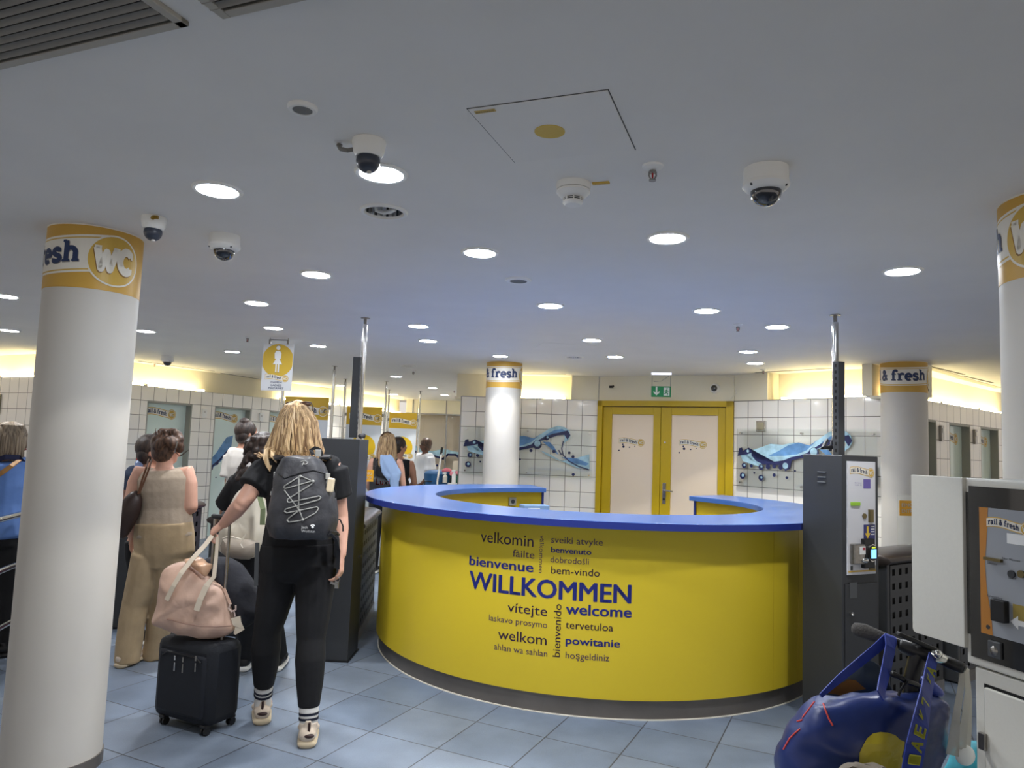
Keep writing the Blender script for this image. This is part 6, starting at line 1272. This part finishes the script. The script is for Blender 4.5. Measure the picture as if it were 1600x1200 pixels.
put('brake_cable', MB().tube([P(1418, 1064, 2.2), P(1406, 1080, 2.19), P(1398, 1105, 2.19), P(1399, 1130, 2.19), P(1412, 1150, 2.2)], .004, 8), M_black, t, world=True, smooth=True)
# big blue shopping bag
t = thing('blue_carrier_bag', 'big blue tarpaulin carrier bag hung on the scooter handlebar', 'bag', (P(1345, 1200, 2.15).x, 2.2, .42))
def bx(x, y): return (1180 + x / 3.81, 940 + y / 3.808)
def byf(x, y): return 2.16 + .10 * ((x - 1345) / 120) ** 2 * (1 if x > 1345 else .6)
bm_ = pillow([bx(*q) for q in ((395, 590), (560, 572), (760, 562), (960, 565), (1105, 566), (1112, 700), (1112, 800), (1075, 950), (1040, 1100), (960, 1260), (600, 1320), (250, 1260), (150, 1080), (141, 930), (180, 800), (270, 690), (330, 620))], 2.2, .085, 12, flat=.6, rum=.012, cr=.022, rs=5, seed=21, back=.9, yfn=byf, sub=4)
rumple(bm_, .006, 26, 4); BG = snapper(bm_)
put('bag_body', bm_, mat('tarp_blue', (24, 40, 92), .34, var=.35, scale=5, bump=.5), t, world=True, smooth=True)
put('rear_flap', pillow([bx(*q) for q in ((390, 575), (420, 530), (600, 395), (640, 340), (760, 400), (790, 470), (830, 560), (620, 580))], 2.33, .012, 5, rum=.008, rs=12, back=1), mat('tarp_inside', (52, 66, 78), .4, var=.15, scale=8), t, world=True, smooth=True)
put('rim_binding', MB().tube([P(*bx(388, 578), 2.2), P(*bx(430, 515), 2.25), P(*bx(520, 440), 2.3), P(*bx(600, 385), 2.31)], .006, 8), mat('binding_dark', (30, 34, 46), .4), t, world=True, smooth=True)
lay('orange_print', poly2([[(430, 545), (480, 500), (560, 462), (600, 470), (640, 505), (660, 520), (560, 540), (520, 560)]]), mat('print_orange', (150, 100, 30), .5), t, lambda u, v, off: P(*bx(u, v), 2.30), 0, world=True)
M_hs = mat('strap_blue', (40, 58, 142), .4, var=.12, scale=12)
put('handle_strap', MB().strip([P(*bx(390, 560), 2.17), P(*bx(500, 460), 2.22), P(*bx(610, 370), 2.27), P(*bx(720, 280), 2.29), P(*bx(790, 215), 2.30)], (0, -1, .1), [.012, .022, .026, .028, .03], .004), M_hs, t, world=True)
put('handle_strap', MB().strip([P(*bx(800, 210), 2.295), P(*bx(805, 270), 2.27), P(*bx(780, 400), 2.22), P(*bx(755, 500), 2.15), P(*bx(745, 560), 2.10)], (0, -1, .1), .032, .004), M_hs, t, world=True)
put('strap_wrap', MB().loft([P(1382, 1001, 2.325), P(1397, 1005, 2.32)], [.023, .021], n=14, dome=0), M_hs, t, world=True, smooth=True)
for pl in (((352, 596), (320, 640), (282, 690)), ((280, 700), (276, 706), (250, 712)), ((268, 757), (240, 780), (205, 815), (168, 880)), ((405, 606), (420, 650), (440, 700), (462, 738))):
    put('red_piping', MB().tube([BG(*bx(*q), .0015) for q in dens(list(pl), 6)], .0025, 6), mat('piping_red', (206, 74, 66), .5), t, world=True, smooth=True)
M_bagy = mat('bag_yellow', (176, 160, 40), .4, var=.1, scale=10)
yb = poly2([[(x, y) for x, y in ((640, 860), (665, 815), (700, 785), (745, 776), (790, 780), (835, 795), (860, 820), (890, 835), (885, 880), (872, 920), (888, 960), (870, 1000), (850, 1060), (800, 1080), (700, 1085), (640, 1040), (620, 960), (622, 900))]])
for k in range(30): bmesh.ops.bisect_plane(yb, geom=yb.verts[:] + yb.edges[:] + yb.faces[:], plane_co=(610 + k * 10, 0, 0), plane_no=(1, 0, 0)); bmesh.ops.bisect_plane(yb, geom=yb.verts[:] + yb.edges[:] + yb.faces[:], plane_co=(0, 770 + k * 11, 0), plane_no=(0, 1, 0))
lay('yellow_disc', yb, M_bagy, t, lambda u, v, off: BG(*bx(u, v), .003), 0, world=True)
# folded lettered strap down the front
t2 = thing('lettered_strap', 'blue strap printed with yellow letters hanging down the scooter stem', 'strap', P(1430, 1190, 2.02))
sp = [P(*bx(1060, 320), 2.235), P(*bx(1040, 420), 2.2), P(*bx(1015, 560), 2.10), P(*bx(985, 720), 2.02), P(*bx(955, 860), 2.0), P(*bx(930, 1000), 2.01), P(*bx(905, 1100), 2.03)]
put('strap', MB().strip(sp, (0, -1, .05), [.03, .04, .044, .05, .052, .052, .052], .004), M_hs, t2, world=True)
for s_, a, b in (('I', 2, .3), ('K', 2, .75), ('E', 3, .35), ('A', 3, .95), ('I', 4, .55), ('K', 1, .3), ('E', 5, .2), ('A', 0, .9)):
    p = mixv(sp[a], sp[a + 1], b) + Vector((0, -.004, 0)); d = (sp[a + 1] - sp[a]).normalized(); n_ = Vector((0, -1, 0)); n_ = (n_ - d * n_.dot(d)).normalized(); lt = d.cross(n_).normalized()
    b_ = text_bm(s_, .04); fit(b_, -.014, .014, -.016, .032)
    lay('letter', b_, mat('letter_yellow', (190, 190, 60), .5), t2, lambda u, v, off: p + d * u * -1 + lt * v * 1 + n_ * .0005, 0, world=True)
put('blue_fold', pillow([bx(*q) for q in ((960, 470), (1010, 440), (1100, 510), (1105, 560), (960, 560))], 2.3, .04, 4, rum=.006), M_hs, t, world=True, smooth=True)
# crumpled grey cloth at the bottom edge
tag(put('grey_cloth', pillow([bx(*q) for q in ((500, 985), (560, 962), (640, 975), (700, 962), (745, 985), (730, 1050), (520, 1050))], 2.0, .05, 5, rum=.02, rs=25), mat('cloth_taupe', (112, 104, 92), .9, bump=.4), smooth=True), 'taupe crumpled cloth at the bottom edge, in front of the blue bag', 'cloth')
# thin plastic bag
M_pl = glass_mat('thin_plastic', (.78, .77, .74)); MATS.pop('thin_plastic', None)
nt = M_pl.node_tree; d_ = N(nt, 'BsdfDiffuse'); d_.inputs[0].default_value = lin((220, 216, 208)); x_ = N(nt, 'MixShader'); x_.inputs[0].default_value = .4
out = nt.nodes['Material Output']; srcs = out.inputs[0].links[0].from_socket; nt.links.new(srcs, x_.inputs[1]); nt.links.new(d_.outputs[0], x_.inputs[2]); nt.links.new(x_.outputs[0], out.inputs[0])
t = thing('plastic_bag', 'thin whitish plastic bag hanging from the right handlebar grip', 'bag', P(1500, 1200, 2.2))
for k, pl in enumerate(([(1505, 1038), (1502, 1070), (1494, 1120), (1488, 1180)], [(1509, 1040), (1512, 1080), (1508, 1120), (1500, 1170)], [(1512, 1045), (1515, 1090), (1514, 1140), (1508, 1190)])):
    put('bag_handle', MB().strip([P(x, y, 2.19 + .01 * k + .0001 * (y - 1040)) for x, y in pl], (.3 * (k - 1), -1, 0), [.010, .016, .02, .034], .002), M_pl, t, world=True)
t = thing('patterned_bag', 'teal and white patterned bag hanging in front of the machine corner, bottom right', 'bag', P(1505, 1230, 2.25))
o = put('bag_body', pillow([(1482, 1200), (1490, 1178), (1503, 1165), (1515, 1158), (1535, 1165), (1540, 1230), (1520, 1290), (1480, 1270), (1474, 1230)], 2.3, .08, 6, rum=.012, rs=18), mat('teal_cloth', (40, 140, 156), .6, var=.5, scale=14), t, world=True, smooth=True)
put('white_patch', MB().ball(P(1508, 1180, 2.22), (.03, .015, .03), 12), M_wht, t, world=True, smooth=True)
